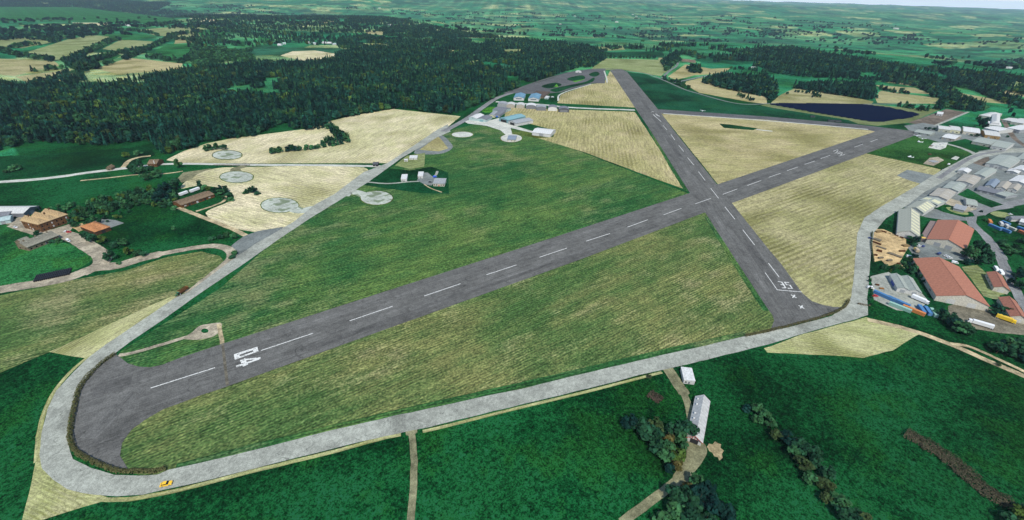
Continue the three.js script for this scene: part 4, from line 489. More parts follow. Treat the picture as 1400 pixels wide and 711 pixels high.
building('farm_shed', 'aqua roofed open shed beside the farmyard', 'barn', { FL: [-6, 303.5], FR: [14, 300.4], BL: [-4, 297.5], h: 3.4, rise: 1.2, type: 'gx', wall: B.aqua, roof: B.aqua, items: [roller('f', 0.5, 3, 2.8)] });
building('long_shed', 'long brown roofed timber shed beside the hay field', 'barn', { FL: [248, 281.5], FR: [290, 265.6], BL: [238.3, 276.3], h: 3.4, rise: 2, type: 'gx', wall: B.timber, roof: B.brownroof, items: [0.1, 0.22, 0.34, 0.46, 0.58, 0.7, 0.84].map((t, i) => ['f', t, i % 2 ? 0.02 : 1, i % 2 ? 2 : 2.2, i % 2 ? 2.2 : 1.1, i % 3 ? B.black : B.offwhite, i % 2 ? 'door' : 'window']) });
building('small_barn', 'small brown stone hut beside the pale farm track', 'hut', { FL: [147.5, 229.4], FR: [153, 230], BL: [148, 226.8], h: 3.2, rise: 2.2, wall: B.stone, roof: B.brownroof, items: [['f', 0.5, 0.02, 1.4, 2, B.black, 'door']] });
building('small_barn', 'brick cottage with chimney half hidden by the track trees', 'house', { FL: [206, 223.6], FR: [216.5, 224.4], BL: [208, 218], h: 4.2, rise: 3, type: 'gx', wall: B.brick, roof: B.brownroof, items: [['f', 0.3, 0.02, 1.1, 2, B.offwhite, 'door'], ...win('f', 1, 4, 1, 1.1, B.glass, 1), ['f', 0.8, 4, 1.2, 4.6, B.offwhite, 'chimney']] });
building('bungalow', 'white bungalow with grey roof in the dark garden plot', 'house', { FL: [593.6, 250.4], FR: [608.6, 251.6], BL: [594, 244.8], h: 3.6, rise: 1.4, type: 'mono', wall: B.cream, roof: B.grey, items: [['f', 0.5, 0.02, 1.2, 2.1, M([0.45, 0.06, 0.04], 0.6), 'door'], ...win('f', 1.1, 5, 1.5, 1.3, B.glass, 2)] });
const wb = (l, x0, y0, x1, y1, h, roof = B.white) => building('white_hut', l, 'hut', { FL: [x0, y1], FR: [x1, y1], BL: [x0, y0], h, type: 'flat', wall: B.offwhite, roof, group: 'small flat roofed white huts by the track', items: [['f', 0.5, 0.02, 1, 2, B.slate, 'door'], ['f', 0.2, 1, 1, 0.9, B.glass, 'window']] });
wb('square white flat roofed hut on the dark lawn', 548.8, 238.4, 556.8, 244.6, 3.4); wb('square white flat roofed hut beside the garden yard', 571.8, 234.8, 578.8, 240.6, 3.2); wb('low white shed on the light green plot', 560, 212.6, 570.6, 216, 2.6); wb('tiny white kiosk beside the low white shed', 552.6, 217.4, 557.6, 218.8, 2.4);
wb('white flat roofed hut beside the stony lane mouth', 933.4, 503, 948, 520, 3);
building('timber_kiosk', 'black timber kiosk where the pale track meets the perimeter track', 'hut', { FL: [510.4, 224.6], FR: [516.8, 224.8], BL: [511, 221.6], h: 3, rise: 1, type: 'gx', wall: B.black, roof: B.dark, items: [['f', 0.5, 0.02, 1.2, 2, B.slate, 'door']] });
q = building('long_barn', 'long barn with pale grey roof and red timber gable', 'barn', { FL: [944, 597.5], FR: [963, 606], BL: [949, 541], h: 3.4, rise: 2.8, wall: B.offwhite, roof: SH([0.60, 0.60, 0.57]), over: 0.7, items: [['f', 0.5, 0.02, 4, 3.2, B.black, 'door'], ...[0.15, 0.3, 0.45, 0.6, 0.75].map(t => ['r', t, 1.2, 1.6, 1.2, B.glass, 'window'])] });
for (const t of [-0.42, -0.28, -0.05, 0.08, 0.24, 0.4]) part(q.g, 'roof_vent', new Geo().box(-q.X * 0.72, 4.7, -q.d * t * -1, 0.9, 0.8, 0.9, 0.2).build(), B.white);
for (const s of [-1, 1]) part(q.g, 'barge_board', new Geo().slab([0, 6.02, q.Z + 0.72], [s * (q.X + 0.7), 2.95, q.Z + 0.72], [s * (q.X + 0.7), 2.95, q.Z + 0.84], [0, 6.02, q.Z + 0.84], 0.35).build(), M([0.42, 0.09, 0.05], 0.7));
for (let i = -2; i <= 2; i++) part(q.g, 'gable_stud', new Geo().box(i * q.X / 3, 3.8 + (2 - Math.abs(i)) * 0.45, q.Z + 0.06, 0.3, 1.6 + (2 - Math.abs(i)) * 0.7, 0.16).build(), M([0.42, 0.09, 0.05], 0.7));
// far white farms
const ff = 'white farm buildings far beyond the wood';
for (const [x, y, n, l] of [[160, 33.5, 3, 'white farm buildings at the upper left fields'], [192, 33.5, 4, 'long white farm sheds at the upper left fields'], [384, 60.5, 2, 'white farm shed among scattered trees'], [440, 59, 5, 'white houses among scattered trees behind the pale clearing'], [535, 33.5, 2, 'pale hall at the far end of the wood']]) for (let i = 0; i < n; i++) {
  const cx = x + (i - (n - 1) / 2) * 9.5 + (hash(i, n, 8) - 0.5) * 5, yy = y + (hash(i, n, 9) - 0.5) * 2.6, wv = 2 + hash(i, n, 10) * 2.2; building('far_farm', l, 'building', { FL: [cx - wv, yy], FR: [cx + wv, yy + (hash(i, n, 11) - 0.5) * 0.8], BL: [cx - wv, yy - 1.4], h: 4 + hash(i, n, 12) * 2, rise: 3, type: 'gx', wall: B.white, roof: i % 3 === 1 ? B.aqua : B.white, d: 14, group: l, items: [['f', 0.5, 0.02, 4, 3, B.grey, 'door']] }); }
for (const [px, py, w, l] of [[766, 33, 26, 'white farm on the far green slope above the runway'], [786, 22, 30, 'white farm building on the far green hill'], [843, 30.5, 40, 'long white farm shed on the far green slope'], [865, 20, 30, 'white farm block near the far skyline'], [870, 22.5, 34, 'lower white farm block near the far skyline'], [916, 24.5, 30, 'pair of white farm sheds on the far plain'], [519, 11, 40, 'white farm in the far valley'], [948, 57, 16, 'white cottage by the far tree belt'], [1030, 93, 14, 'pale house on the wooded rise behind the airfield'], [1022, 110, 18, 'white house at the edge of the wood behind the airfield'], [1225, 40, 50, 'white farm on the far plain']]) {
  const [x, z] = P(px, py), y = H(x, z), g = new THREE.Group(); put(g, 'distant_farm', l, 'building'); g.position.set(x, y - 0.3, z); g.rotation.y = (px % 7) * 0.2 - 0.6; const hh = w * 0.2, D = w * 0.4;
  part(g, 'wall', new Geo(6).box(0, hh / 2, 0, w, hh, D).build(), B.cream); part(g, 'roof', new Geo(8).slab([-w / 2 - 0.5, hh + D * 0.25, 0], [w / 2 + 0.5, hh + D * 0.25, 0], [w / 2 + 0.5, hh, D / 2 + 0.5], [-w / 2 - 0.5, hh, D / 2 + 0.5], 0.3).slab([w / 2 + 0.5, hh + D * 0.25, 0], [-w / 2 - 0.5, hh + D * 0.25, 0], [-w / 2 - 0.5, hh, -D / 2 - 0.5], [w / 2 + 0.5, hh, -D / 2 - 0.5], 0.3).build(), B.offwhite);
  part(g, 'door', new Geo().box(0, hh * 0.35, D / 2, w * 0.2, hh * 0.7, 0.3).build(), B.grey);
}
// ---------------------------------------------------------------- solar field, silage, containers, vehicles, aircraft
function place(g, px, py, yaw, y = 0.18) { const [x, z] = P(px, py); g.position.set(x, y, z); g.rotation.y = yaw; return g; }
const yawOf = (a, b) => { const p = P(...a), r = P(...b); return Math.atan2(-(r[1] - p[1]), r[0] - p[0]); };  // turns local +x along a -> b
{
  const poly = [[1053, 143], [1070, 142], [1130, 142.5], [1180, 143.5], [1210, 147], [1240, 153], [1257, 157], [1245, 161], [1225, 164], [1205, 167], [1190, 166.5], [1150, 160], [1110, 153.5], [1080, 148]].map(p => P(...p)), zs = poly.map(p => p[1]), z0 = Math.min(...zs), z1 = Math.max(...zs);
  for (let z = z0 + 2; z < z1; z += 4.3) { const xs = []; poly.forEach((a, i) => { const b = poly[(i + 1) % poly.length]; if ((a[1] - z) * (b[1] - z) < 0) xs.push(lerp(a[0], b[0], (z - a[1]) / (b[1] - a[1]))); }); if (xs.length < 2) continue; let a = Math.min(...xs), b = Math.max(...xs); a = Math.round(a / 8) * 8; b = Math.round(b / 8) * 8; if (b - a < 8) continue;
    const g = new THREE.Group(); put(g, 'solar_row', 'long row of dark blue solar panels in the solar field', 'solar panels', 'rows of the solar field'); g.position.set((a + b) / 2, 0, z); const X = (b - a) / 2;
    part(g, 'panel_table', new Geo(2).slab([-X, 0.7, 1.9], [X, 0.7, 1.9], [X, 2.0, -1.9], [-X, 2.0, -1.9], 0.06).build(), B.solar); const s = new Geo(); for (let x = -X + 2; x < X; x += 8) s.box(x, 0.65, 0, 0.12, 1.3, 0.12); part(g, 'support_posts', s.build(), B.steel).userData.kind = 'stuff'; }
}
{ // black wrapped silage tubes lying side by side
  const a = P(40, 386.5), b = P(90, 376), yaw = Math.atan2(-(b[1] - a[1]), b[0] - a[0]), L = Math.hypot(b[0] - a[0], b[1] - a[1]), n = 18;
  const cyl = new THREE.CapsuleGeometry(L / n / 2 * 0.96, 10.5, 5, 10); cyl.rotateX(Math.PI / 2); cyl.scale(1, 1.25, 1); const band = new THREE.TorusGeometry(L / n / 2 * 0.97, 0.06, 5, 12); band.scale(1, 1.25, 1);
  for (let i = 0; i < n; i++) { const g = new THREE.Group(); put(g, 'silage_tube', 'black plastic wrapped silage tube in the close row beside the farm drive', 'silage', 'black silage tubes beside the farm drive'); const t = (i + 0.5) / n; g.position.set(lerp(a[0], b[0], t), L / n / 2 * 1.2, lerp(a[1], b[1], t) - 5); g.rotation.y = yaw; part(g, 'wrap', cyl, B.plastic); for (const z of [-3.6, 0, 3.6]) part(g, 'strap', band, B.dark).position.z = z; }
}
function container(px, py, yaw, L, col, label) {
  const g = new THREE.Group(); put(g, 'shipping_container', label, 'container', 'shipping containers'); place(g, px, py, yaw, 0.16); const m = SH(col, 0.6), b = new Geo(2); b.box(0, 1.3, 0, L - 0.2, 2.5, 2.3);
  for (let x = -L / 2 + 0.4; x < L / 2 - 0.3; x += 0.55) for (const s of [-1, 1]) b.box(x, 1.3, s * 1.18, 0.26, 2.2, 0.08);
  part(g, 'body', b.build(), m); const f = new Geo(2); for (const sx of [-1, 1]) for (const sz of [-1, 1]) f.box(sx * (L / 2 - 0.08), 1.3, sz * 1.16, 0.18, 2.62, 0.18); for (const sz of [-1, 1]) f.box(0, 2.56, sz * 1.16, L, 0.14, 0.14); for (const sx of [-1, 1]) f.box(sx * (L / 2 - 0.06), 2.57, 0, 0.14, 0.14, 2.3); part(g, 'frame', f.build(), m);
  const rr = new Geo(2); for (let x = -L / 2 + 0.6; x < L / 2 - 0.4; x += 0.9) rr.box(x, 2.57, 0, 0.4, 0.06, 2.1); part(g, 'roof_ribs', rr.build(), m); for (const s of [-1, 1]) { const dd = part(g, 'door', new Geo(2).box(L / 2 - 0.02, 1.3, s * 0.56, 0.1, 2.3, 1.06).build(), m); part(dd, 'lock_bar', new Geo().box(L / 2 + 0.07, 1.3, s * 0.3, 0.06, 2.2, 0.06).build(), B.steel); }
}
const blueC = [0.10, 0.28, 0.55], mintC = [0.40, 0.66, 0.55], orC = [0.80, 0.30, 0.09], whC = [0.75, 0.76, 0.74];
const cy = yawOf([1200, 402], [1236, 418]);
container(1208, 406.5, cy, 15, blueC, 'long blue container at the track end of the double row'); container(1227.5, 414.5, cy, 15, blueC, 'long blue container beside the mint one'); container(1229.5, 422, cy + 0.14, 14, mintC, 'mint green container next to the orange one'); container(1248, 426.4, cy + 0.12, 14, orC, 'orange container between the mint and the blue pair');
const c2 = yawOf([1254, 420], [1261, 430]); container(1258.6, 425, c2, 10, blueC, 'blue container beside the orange one'); container(1267, 427, c2, 10, blueC, 'second blue container turned across the row'); container(1275.2, 429.6, c2, 10, mintC, 'mint green container at the end of the row by the dark bushes');
const cp = yawOf([1352, 308], [1366, 314]); container(1359.5, 312, cp, 12, blueC, 'blue container along the container park verge'); container(1373.5, 316.4, cp, 10, blueC, 'shorter blue container along the container park verge'); container(1352.5, 304.6, yawOf([1350, 300], [1355, 308]), 9, orC, 'orange container at the corner of the container park'); container(1368, 307.6, yawOf([1366, 304], [1371, 311]), 8, whC, 'white container standing across the container park'); container(1376, 311, yawOf([1373, 307], [1379, 314]), 8, whC, 'second white container standing across the container park'); container(1374, 306.6, cp, 8, blueC, 'blue container at the back of the container park'); container(1382, 314, cp, 8, [0.68, 0.70, 0.60], 'cream container at the end of the container park'); container(1396, 314.6, cp, 8, blueC, 'blue container near the dark roofed house'); container(1398.5, 320, cp, 9, [0.72, 0.24, 0.10], 'rust orange container near the dark roofed house');
const wheelGeo = new THREE.CylinderGeometry(0.34, 0.34, 0.24, 14); wheelGeo.rotateX(Math.PI / 2); const hubGeo = new THREE.CylinderGeometry(0.18, 0.18, 0.26, 10); hubGeo.rotateX(Math.PI / 2);
function wheel(g, x, z, k = 1) { const w = part(g, 'wheel', wheelGeo, B.rubber); w.position.set(x, 0.34 * k, z); w.scale.setScalar(k); part(w, 'hub', hubGeo, B.chrome); }
function car(px, py, yaw, col, label, van = false, k = 1) {
  const g = new THREE.Group(); put(g, van ? 'van' : 'car', label, van ? 'van' : 'car'); place(g, px, py, yaw, 0.19); g.scale.setScalar(k); const m = paint(...col), pr = van ? [[-2.5, 0.3], [2.5, 0.3], [2.5, 0.9], [1.9, 1.15], [1.3, 2.0], [-2.4, 2.05], [-2.5, 1.9]] : [[-2.1, 0.3], [2.1, 0.3], [2.15, 0.62], [1.95, 0.82], [1.05, 0.95], [-1.5, 0.98], [-2.08, 0.9]];
  part(g, 'body', new Geo().prism(pr, -0.88, 0.88).build(), m);
  if (!van) { part(g, 'cabin', new Geo().prism([[-1.7, 0.94], [1.0, 0.94], [0.35, 1.44], [-1.15, 1.46]], -0.76, 0.76).build(), B.glass); part(g, 'roof', new Geo().box(-0.4, 1.47, 0, 1.5, 0.06, 1.44, 0.02).build(), m); } else { part(g, 'windscreen', new Geo().slab([1.97, 1.16, -0.75], [1.97, 1.16, 0.75], [1.42, 1.88, 0.75], [1.42, 1.88, -0.75], 0.03).build(), B.glass); for (const s of [-1, 1]) part(g, 'window', new Geo().box(0.9, 1.55, s * 0.88, 0.9, 0.5, 0.04).build(), B.glass); }
  for (const s of [-1, 1]) { part(g, 'headlight', new Geo().box(van ? 2.5 : 2.12, 0.66, s * 0.62, 0.06, 0.16, 0.34).build(), B.offwhite); part(g, 'tail_light', new Geo().box(van ? -2.5 : -2.1, 0.74, s * 0.68, 0.06, 0.18, 0.26).build(), paint(0.5, 0.02, 0.02)); for (const x of [-1.32, 1.34]) wheel(g, x, s * 0.78); }
}
const alongTrack = yawOf([200, 675], [240, 666]);
car(228, 663, alongTrack, [0.85, 0.50, 0.02], 'yellow car driving on the southern bend of the perimeter track', false, 1.15);
const HY = yawOf([80, 316], [110, 334]);
car(21.5, 311.5, HY + 0.2, [0.82, 0.82, 0.82], 'white car parked beside the brown farmhouse'); car(94.5, 318, HY + 0.5, [0.55, 0.03, 0.03], 'red car parked in the farmyard'); car(90.6, 317.6, HY + 0.5, [0.82, 0.82, 0.82], 'white car parked next to the red one'); car(93.8, 330, HY, [0.8, 0.8, 0.8], 'white car on the drive beside the cottage lawn', true); car(147.5, 349.5, HY, [0.06, 0.1, 0.2], 'dark blue car by the round tree at the drive fork'); car(588, 249.6, 0.1, [0.02, 0.02, 0.025], 'black car in the garden yard'); car(594.6, 242.6, 0.2, [0.03, 0.1, 0.6], 'bright blue car behind the white bungalow', true);
for (const [x, y, c, v, l] of [[1243, 352, [0.8, 0.8, 0.8], true, 'white van at the sheds yard edge by the timber yard'], [1262, 337.5, [0.03, 0.06, 0.25], false, 'dark blue car parked before the upper red shed'], [1256, 337, [0.75, 0.77, 0.78], false, 'silver car parked beside the dark blue one'], [1283.4, 348, [0.02, 0.05, 0.16], true, 'dark blue van parked above the largest red shed'], [1293.6, 351, [0.7, 0.72, 0.72], false, 'silver car beside the dark blue van'], [1298, 353.4, [0.75, 0.77, 0.77], false, 'pale car behind the largest red shed'], [1305, 360, [0.8, 0.8, 0.8], true, 'white van behind the largest red shed'], [1190, 326.6, [0.03, 0.06, 0.2], false, 'dark blue car at the gate of the timber yard'], [1189.5, 394.6, [0.8, 0.8, 0.8], true, 'white van on the track beside the container yard'], [1196, 405.4, [0.55, 0.03, 0.03], false, 'red car beside the blue containers'], [1297, 225.4, [0.85, 0.85, 0.85], true, 'white van on the green pad beside the track'], [1357, 388, [0.8, 0.8, 0.8], true, 'white van parked behind the small red sheds'], [1381, 293.6, [0.75, 0.75, 0.75], false, 'pale car beside the dark roofed house']]) car(x, y, yawOf([1240, 340], [1300, 352]) + ((x * 7) % 5) * 0.25, c, l, v);
function lorry(px, py, yaw, cab, box, L, label) {
  const g = new THREE.Group(); put(g, 'lorry', label, 'lorry'); place(g, px, py, yaw, 0.19); const m = paint(...cab);
  part(g, 'cargo_box', new Geo().box(-1.2, 2.05, 0, L, 2.5, 2.5, 0.05).build(), paint(...box)); part(g, 'chassis', new Geo().box(0, 0.65, 0, L + 2.4, 0.3, 1.1).build(), B.black); part(g, 'cab', new Geo().prism([[L / 2 - 1.0, 0.55], [L / 2 + 1.2, 0.55], [L / 2 + 1.15, 1.5], [L / 2 + 0.85, 2.7], [L / 2 - 1.0, 2.75]], -1.15, 1.15).build(), m); part(g, 'windscreen', new Geo().slab([L / 2 + 1.17, 1.55, -1], [L / 2 + 1.17, 1.55, 1], [L / 2 + 0.92, 2.5, 1], [L / 2 + 0.92, 2.5, -1], 0.04).build(), B.glass);
  for (const x of [L / 2 + 0.2, -L / 2 + 0.2, -L / 2 - 1.0]) for (const s of [-1, 1]) wheel(g, x, s * 1.05, 1.45);
}
lorry(1374, 438.5, yawOf([1364, 435], [1384, 442]), [0.85, 0.55, 0.02], [0.72, 0.47, 0.03], 8.5, 'yellow lorry on the gravel yard'); lorry(1339, 445, yawOf([1350, 448], [1326, 441]), [0.8, 0.8, 0.8], [0.74, 0.74, 0.72], 11.5, 'long white articulated lorry on the gravel yard'); lorry(1257, 412, cy, [0.8, 0.8, 0.8], [0.8, 0.8, 0.8], 9, 'white lorry parked between containers and workshop');
lorry(1264.5, 329.8, yawOf([1256, 328], [1270, 331]), [0.8, 0.5, 0.04], [0.8, 0.5, 0.04], 5, 'yellow tipper beside the lean-to of the upper red shed'); lorry(1251.8, 344, 1.2, [0.75, 0.5, 0.05], [0.42, 0.33, 0.22], 4.5, 'tan and yellow loader in the yard by the timber yard');
for (const [x, y, l] of [[1361, 369.5, 'white caravan behind the small red roofed shed'], [1367.6, 374, 'long white caravan beside the estate road'], [1348, 357.4, 'white boat shaped caravan by the road bend']]) {
  const g = new THREE.Group(); put(g, 'caravan', l, 'caravan', 'white caravans by the estate road'); place(g, x, y, yawOf([1360, 366], [1370, 380]), 0.17); part(g, 'body', new Geo().prism([[-4, 0.5], [4, 0.5], [4.2, 1.2], [3.7, 2.5], [-3.8, 2.55], [-4.1, 1.2]], -1.15, 1.15).build(), paint(0.8, 0.8, 0.78)); for (const t of [-2.2, 0, 2.2]) part(g, 'window', new Geo().box(t, 1.75, 1.15, 1.3, 0.6, 0.05).build(), B.glass); part(g, 'tow_bar', new Geo().box(4.8, 0.5, 0, 1.4, 0.1, 0.1).build(), B.steel); for (const s of [-1, 1]) wheel(g, 0, s * 1, 1); }
for (const [a, b, l] of [[[246, 268.5], [257, 264.5], 'white trailer behind the long brown shed, nearer the trees'], [[260.5, 264], [273, 259.5], 'white trailer behind the long brown shed, nearer the hay field']]) {
  const g = new THREE.Group(); put(g, 'trailer', l, 'trailer', 'white trailers behind the brown shed'); place(g, (a[0] + b[0]) / 2, (a[1] + b[1]) / 2, yawOf(a, b), 0.16); const L = Math.hypot(P(...a)[0] - P(...b)[0], P(...a)[1] - P(...b)[1]); part(g, 'body', new Geo().box(0, 2.1, 0, L, 2.6, 2.5, 0.08).build(), paint(0.82, 0.82, 0.8)); part(g, 'chassis', new Geo().box(0, 0.7, 0, L * 0.95, 0.2, 1).build(), B.black); for (const x of [-L / 2 + 1.5, -L / 2 + 2.8]) for (const s of [-1, 1]) wheel(g, x, s * 1.05, 1.4); part(g, 'door', new Geo().box(-L / 2, 2.1, 0, 0.1, 2.2, 2.2).build(), B.offwhite); }
{ // tractor and trailer beside the perimeter track
  const yw = yawOf([258, 395], [244, 404]), g = new THREE.Group(); put(g, 'hay_trailer', 'brown slatted farm trailer behind the tractor beside the track', 'trailer'); place(g, 251.5, 399, yw, 0.17);
  const L = 7.5, W = 2.6; part(g, 'bed', new Geo(3).box(0, 1.1, 0, L, 0.2, W).build(), B.timber); for (const s of [-1, 1]) for (const y of [1.5, 2.1, 2.7]) part(g, 'side_board', new Geo(3).box(0, y, s * W / 2, L, 0.45, 0.08).build(), B.timber); for (const s of [-1, 1]) part(g, 'end_board', new Geo(3).box(s * L / 2, 2.05, 0, 0.08, 1.6, W - 0.1).build(), M([0.62, 0.34, 0.12], 0.9, T.dirt)); part(g, 'load', new Geo(3).box(0, 1.9, 0, L - 0.4, 1.5, W - 0.3, 0.3).build(), M([0.16, 0.09, 0.04], 1, T.dirt)); for (const x of [-2, -0.8]) for (const s of [-1, 1]) wheel(g, x, s * 1.1, 1.3); part(g, 'drawbar', new Geo().box(L / 2 + 0.8, 0.9, 0, 1.8, 0.14, 0.14).build(), B.steel);
  const t = new THREE.Group(); put(t, 'tractor', 'dark green tractor pulling the brown trailer', 'tractor'); place(t, 244.2, 404, yw, 0.17); part(t, 'bonnet', new Geo().box(1.2, 1.35, 0, 2, 0.8, 0.9, 0.1).build(), paint(0.04, 0.14, 0.05)); part(t, 'cab', new Geo().prism([[-1.2, 1.2], [0.3, 1.2], [0.2, 2.5], [-1, 2.5]], -0.8, 0.8).build(), B.glass); part(t, 'cab_roof', new Geo().box(-0.4, 2.58, 0, 1.7, 0.14, 1.8, 0.05).build(), paint(0.04, 0.14, 0.05)); for (const s of [-1, 1]) { wheel(t, -0.7, s * 1.1, 2.3); wheel(t, 1.7, s * 0.85, 1.4); } part(t, 'exhaust', new Geo().box(1, 2.2, 0.3, 0.1, 1, 0.1).build(), B.black);
}
function plane(px, py, yaw, label, col = [0.85, 0.85, 0.85]) {
  const g = new THREE.Group(); put(g, 'light_aircraft', label, 'aircraft', 'light aircraft parked on the grass'); place(g, px, py, yaw, 0.15); const m = paint(...col), fz = new THREE.LatheGeometry([[0.02, -4.2], [0.22, -3.8], [0.35, -2], [0.58, 0], [0.6, 1.6], [0.45, 2.7], [0.12, 3.2], [0.01, 3.25]].map(p => new THREE.Vector2(...p)), 12); fz.rotateZ(-Math.PI / 2); fz.translate(0, 1.15, 0);
  part(g, 'fuselage', fz, m); part(g, 'wing', new Geo().prism([[0.2, 1.72], [1.75, 1.74], [1.7, 1.82], [0.3, 1.84]], -5.4, 5.4).build(), m); part(g, 'tailplane', new Geo().box(-3.8, 1.25, 0, 0.9, 0.07, 3.3).build(), m); part(g, 'fin', new Geo().prism([[-4.3, 1.2], [-3.2, 1.2], [-3.9, 2.5], [-4.4, 2.5]], -0.05, 0.05).build(), m); part(g, 'windscreen', new Geo().prism([[0.4, 1.6], [1.7, 1.55], [1.2, 1.72], [0.4, 1.73]], -0.5, 0.5).build(), B.glass); part(g, 'propeller', new Geo().box(3.25, 1.15, 0, 0.06, 1.8, 0.14).build(), B.black); for (const [x, z] of [[2.2, 0], [0.3, -1.1], [0.3, 1.1]]) { wheel(g, x, z, 0.55); part(g, 'undercarriage_leg', new Geo().box(x, 0.6, z * 0.7, 0.07, 0.9, 0.07).build(), B.steel); }
}
plane(1244, 215.6, 2.2, 'white light aircraft parked alone on the green parking field'); plane(1253.4, 186.8, 0.9, 'white light aircraft parked at the runway end'); plane(1260.6, 190.6, 0.9, 'white light aircraft between the runway end and the crates'); plane(1257, 195, 2.6, 'white light aircraft nearest the grass middle by the runway end'); plane(960.5, 152.4, 1, 'white light aircraft on the disused strip'); plane(755.5, 133.4, 0.4, 'white light aircraft on the moss plot by the straw triangle');
// timber yard: stacks of boards, crates, piles
function stack(px, py, yaw, L, W, Hh, m, label) { const g = new THREE.Group(); put(g, 'timber_stack', label, 'timber', 'stacks in the sandy timber yard'); place(g, px, py, yaw, 0.12); const n = 4; for (let i = 0; i < n; i++) for (let k = 0; k < 3; k++) part(g, 'board', new Geo(2).box((hash(i, k, 3) - 0.5) * 0.3, Hh * (k + 0.5) / 3, -W / 2 + W * (i + 0.5) / n, L, Hh / 3 * 0.9, W / n * 0.9).build(), m); part(g, 'bearer', new Geo(2).box(0, 0.05, 0, 0.3, 0.1, W).build(), B.timber); }
const brownB = M([0.20, 0.09, 0.05], 0.95, T.dirt), paleB = M([0.46, 0.36, 0.22], 0.95, T.dirt), greyB = M([0.36, 0.34, 0.30], 0.95, T.dirt);
const ty = yawOf([1196, 313], [1238, 328]);
for (const [x, y, r, L, W, Hh, m, l] of [[1200.5, 317.5, 1.3, 6, 2.4, 1.6, paleB, 'pale tall board stack in the corner of the timber yard'], [1205.5, 316.6, 0, 2.6, 1.6, 1, brownB, 'brown stack beside the pale corner stack'], [1209.6, 317.6, 0, 2.6, 1.6, 1, brownB, 'brown stack along the barn side, second from the corner'], [1216, 319.4, 0, 2.4, 0.9, 0.6, paleB, 'thin pale stack along the barn side'], [1225.5, 322.4, 0, 3, 1.2, 0.9, brownB, 'brown stack along the middle of the barn side'], [1232.5, 325.2, 0, 3, 1.6, 1, brownB, 'brown stack at the barn corner of the yard'], [1198.5, 333, 0, 7, 1.6, 1.2, brownB, 'long brown stack by the yard gate'], [1199, 328.6, 0.1, 6, 4, 1.4, greyB, 'grey sheeted stack by the yard gate'], [1202, 343.6, 0.4, 4, 3, 1.1, brownB, 'square brown stack with pale lid'], [1197, 349.4, 0.5, 2.4, 2, 1.2, brownB, 'small brown stack near the hedge'], [1233, 344, 1.15, 6, 1.6, 1.2, brownB, 'long reddish stack on the workshop side'], [1237.6, 336.6, 1.15, 6, 3.4, 1.4, paleB, 'broad pale stack on the workshop side'], [1223, 349.4, 0.1, 11, 3.4, 1.1, greyB, 'long grey pile at the lower end of the yard'], [1204.5, 339, 0.1, 8, 2.6, 0.8, greyB, 'grey flat pile below the gate stacks'], [1203.5, 353.4, 1.2, 5, 1.6, 1.5, greyB, 'grey machine crate near the lower hedge'], [1215.5, 357, 1.2, 5, 1.6, 1.5, greyB, 'second grey machine crate near the lower hedge'], [1228, 361, 0.3, 2.4, 1.6, 1, brownB, 'reddish stack in the lower corner of the yard'], [1199, 390, 0.8, 2.6, 1.6, 1, brownB, 'reddish pallets beside the container yard gate'], [1205, 395, 0.8, 3, 1.4, 0.9, M([0.6, 0.3, 0.12], 0.9, T.dirt), 'orange pallets beside the container yard gate']]) stack(x, y, ty + r, L, W, Hh, m, l);
for (const [x, y, w, d2, h, m, l] of [[1276, 199, 5, 3, 1.4, B.white, 'white crate on the cluttered pad'], [1281, 201.6, 5, 3, 1.2, B.offwhite, 'pale crate on the cluttered pad'], [1286, 198, 4, 3, 1.4, B.white, 'white crate beside the brown one on the pad'], [1290, 197.2, 5, 3, 1.2, B.white, 'white crate at the far corner of the pad'], [1272.4, 200, 4, 3, 1, B.brownroof, 'brown crate on the cluttered pad'], [1289, 201.4, 4, 2.4, 1.1, B.offwhite, 'pale crate at the near corner of the pad'], [1271, 211.4, 6, 2.6, 1, B.brickdark, 'dark red crate lying on the parking field'], [1276, 221, 12, 8, 0.6, B.grey, 'grey raised platform on the tan slab']]) { const g = new THREE.Group(); put(g, 'crate', l, 'crate', 'crates beside the parking field'); place(g, x, y, 0.4, 0.16); part(g, 'box', new Geo(3).box(0, h / 2, 0, w, h, d2).build(), m); for (const s of [-1, 0, 1]) part(g, 'batten', new Geo(3).box(s * w * 0.4, h + 0.04, 0, 0.25, 0.08, d2 + 0.06).build(), m); }
for (const [x, y, w, l] of [[1112, 158.6, 8, 'dark low shelter on the grass margin of the solar field'], [1142, 164.4, 26, 'long dark shelter beside the disused strip']]) building('dark_shelter', l, 'shelter', { FL: [x - w * 0.34, y], FR: [x + w * 0.34, y + w * 0.035], BL: [x - w * 0.34, y - 1], h: 2.4, type: 'flat', wall: B.dark, roof: B.black, d: 5, items: [['f', 0.5, 0.02, 2, 2, B.black, 'door']] });
//@@TREES
// ---------------------------------------------------------------- trees, hedges and woods
const leafMat = c => new THREE.MeshPhysicalMaterial({ specularIntensity: 0.05, color: new THREE.Color().setRGB(...c), roughness: 1, vertexColors: true, side: THREE.DoubleSide });
const bark = M([0.10, 0.075, 0.05], 1, T.dirt);
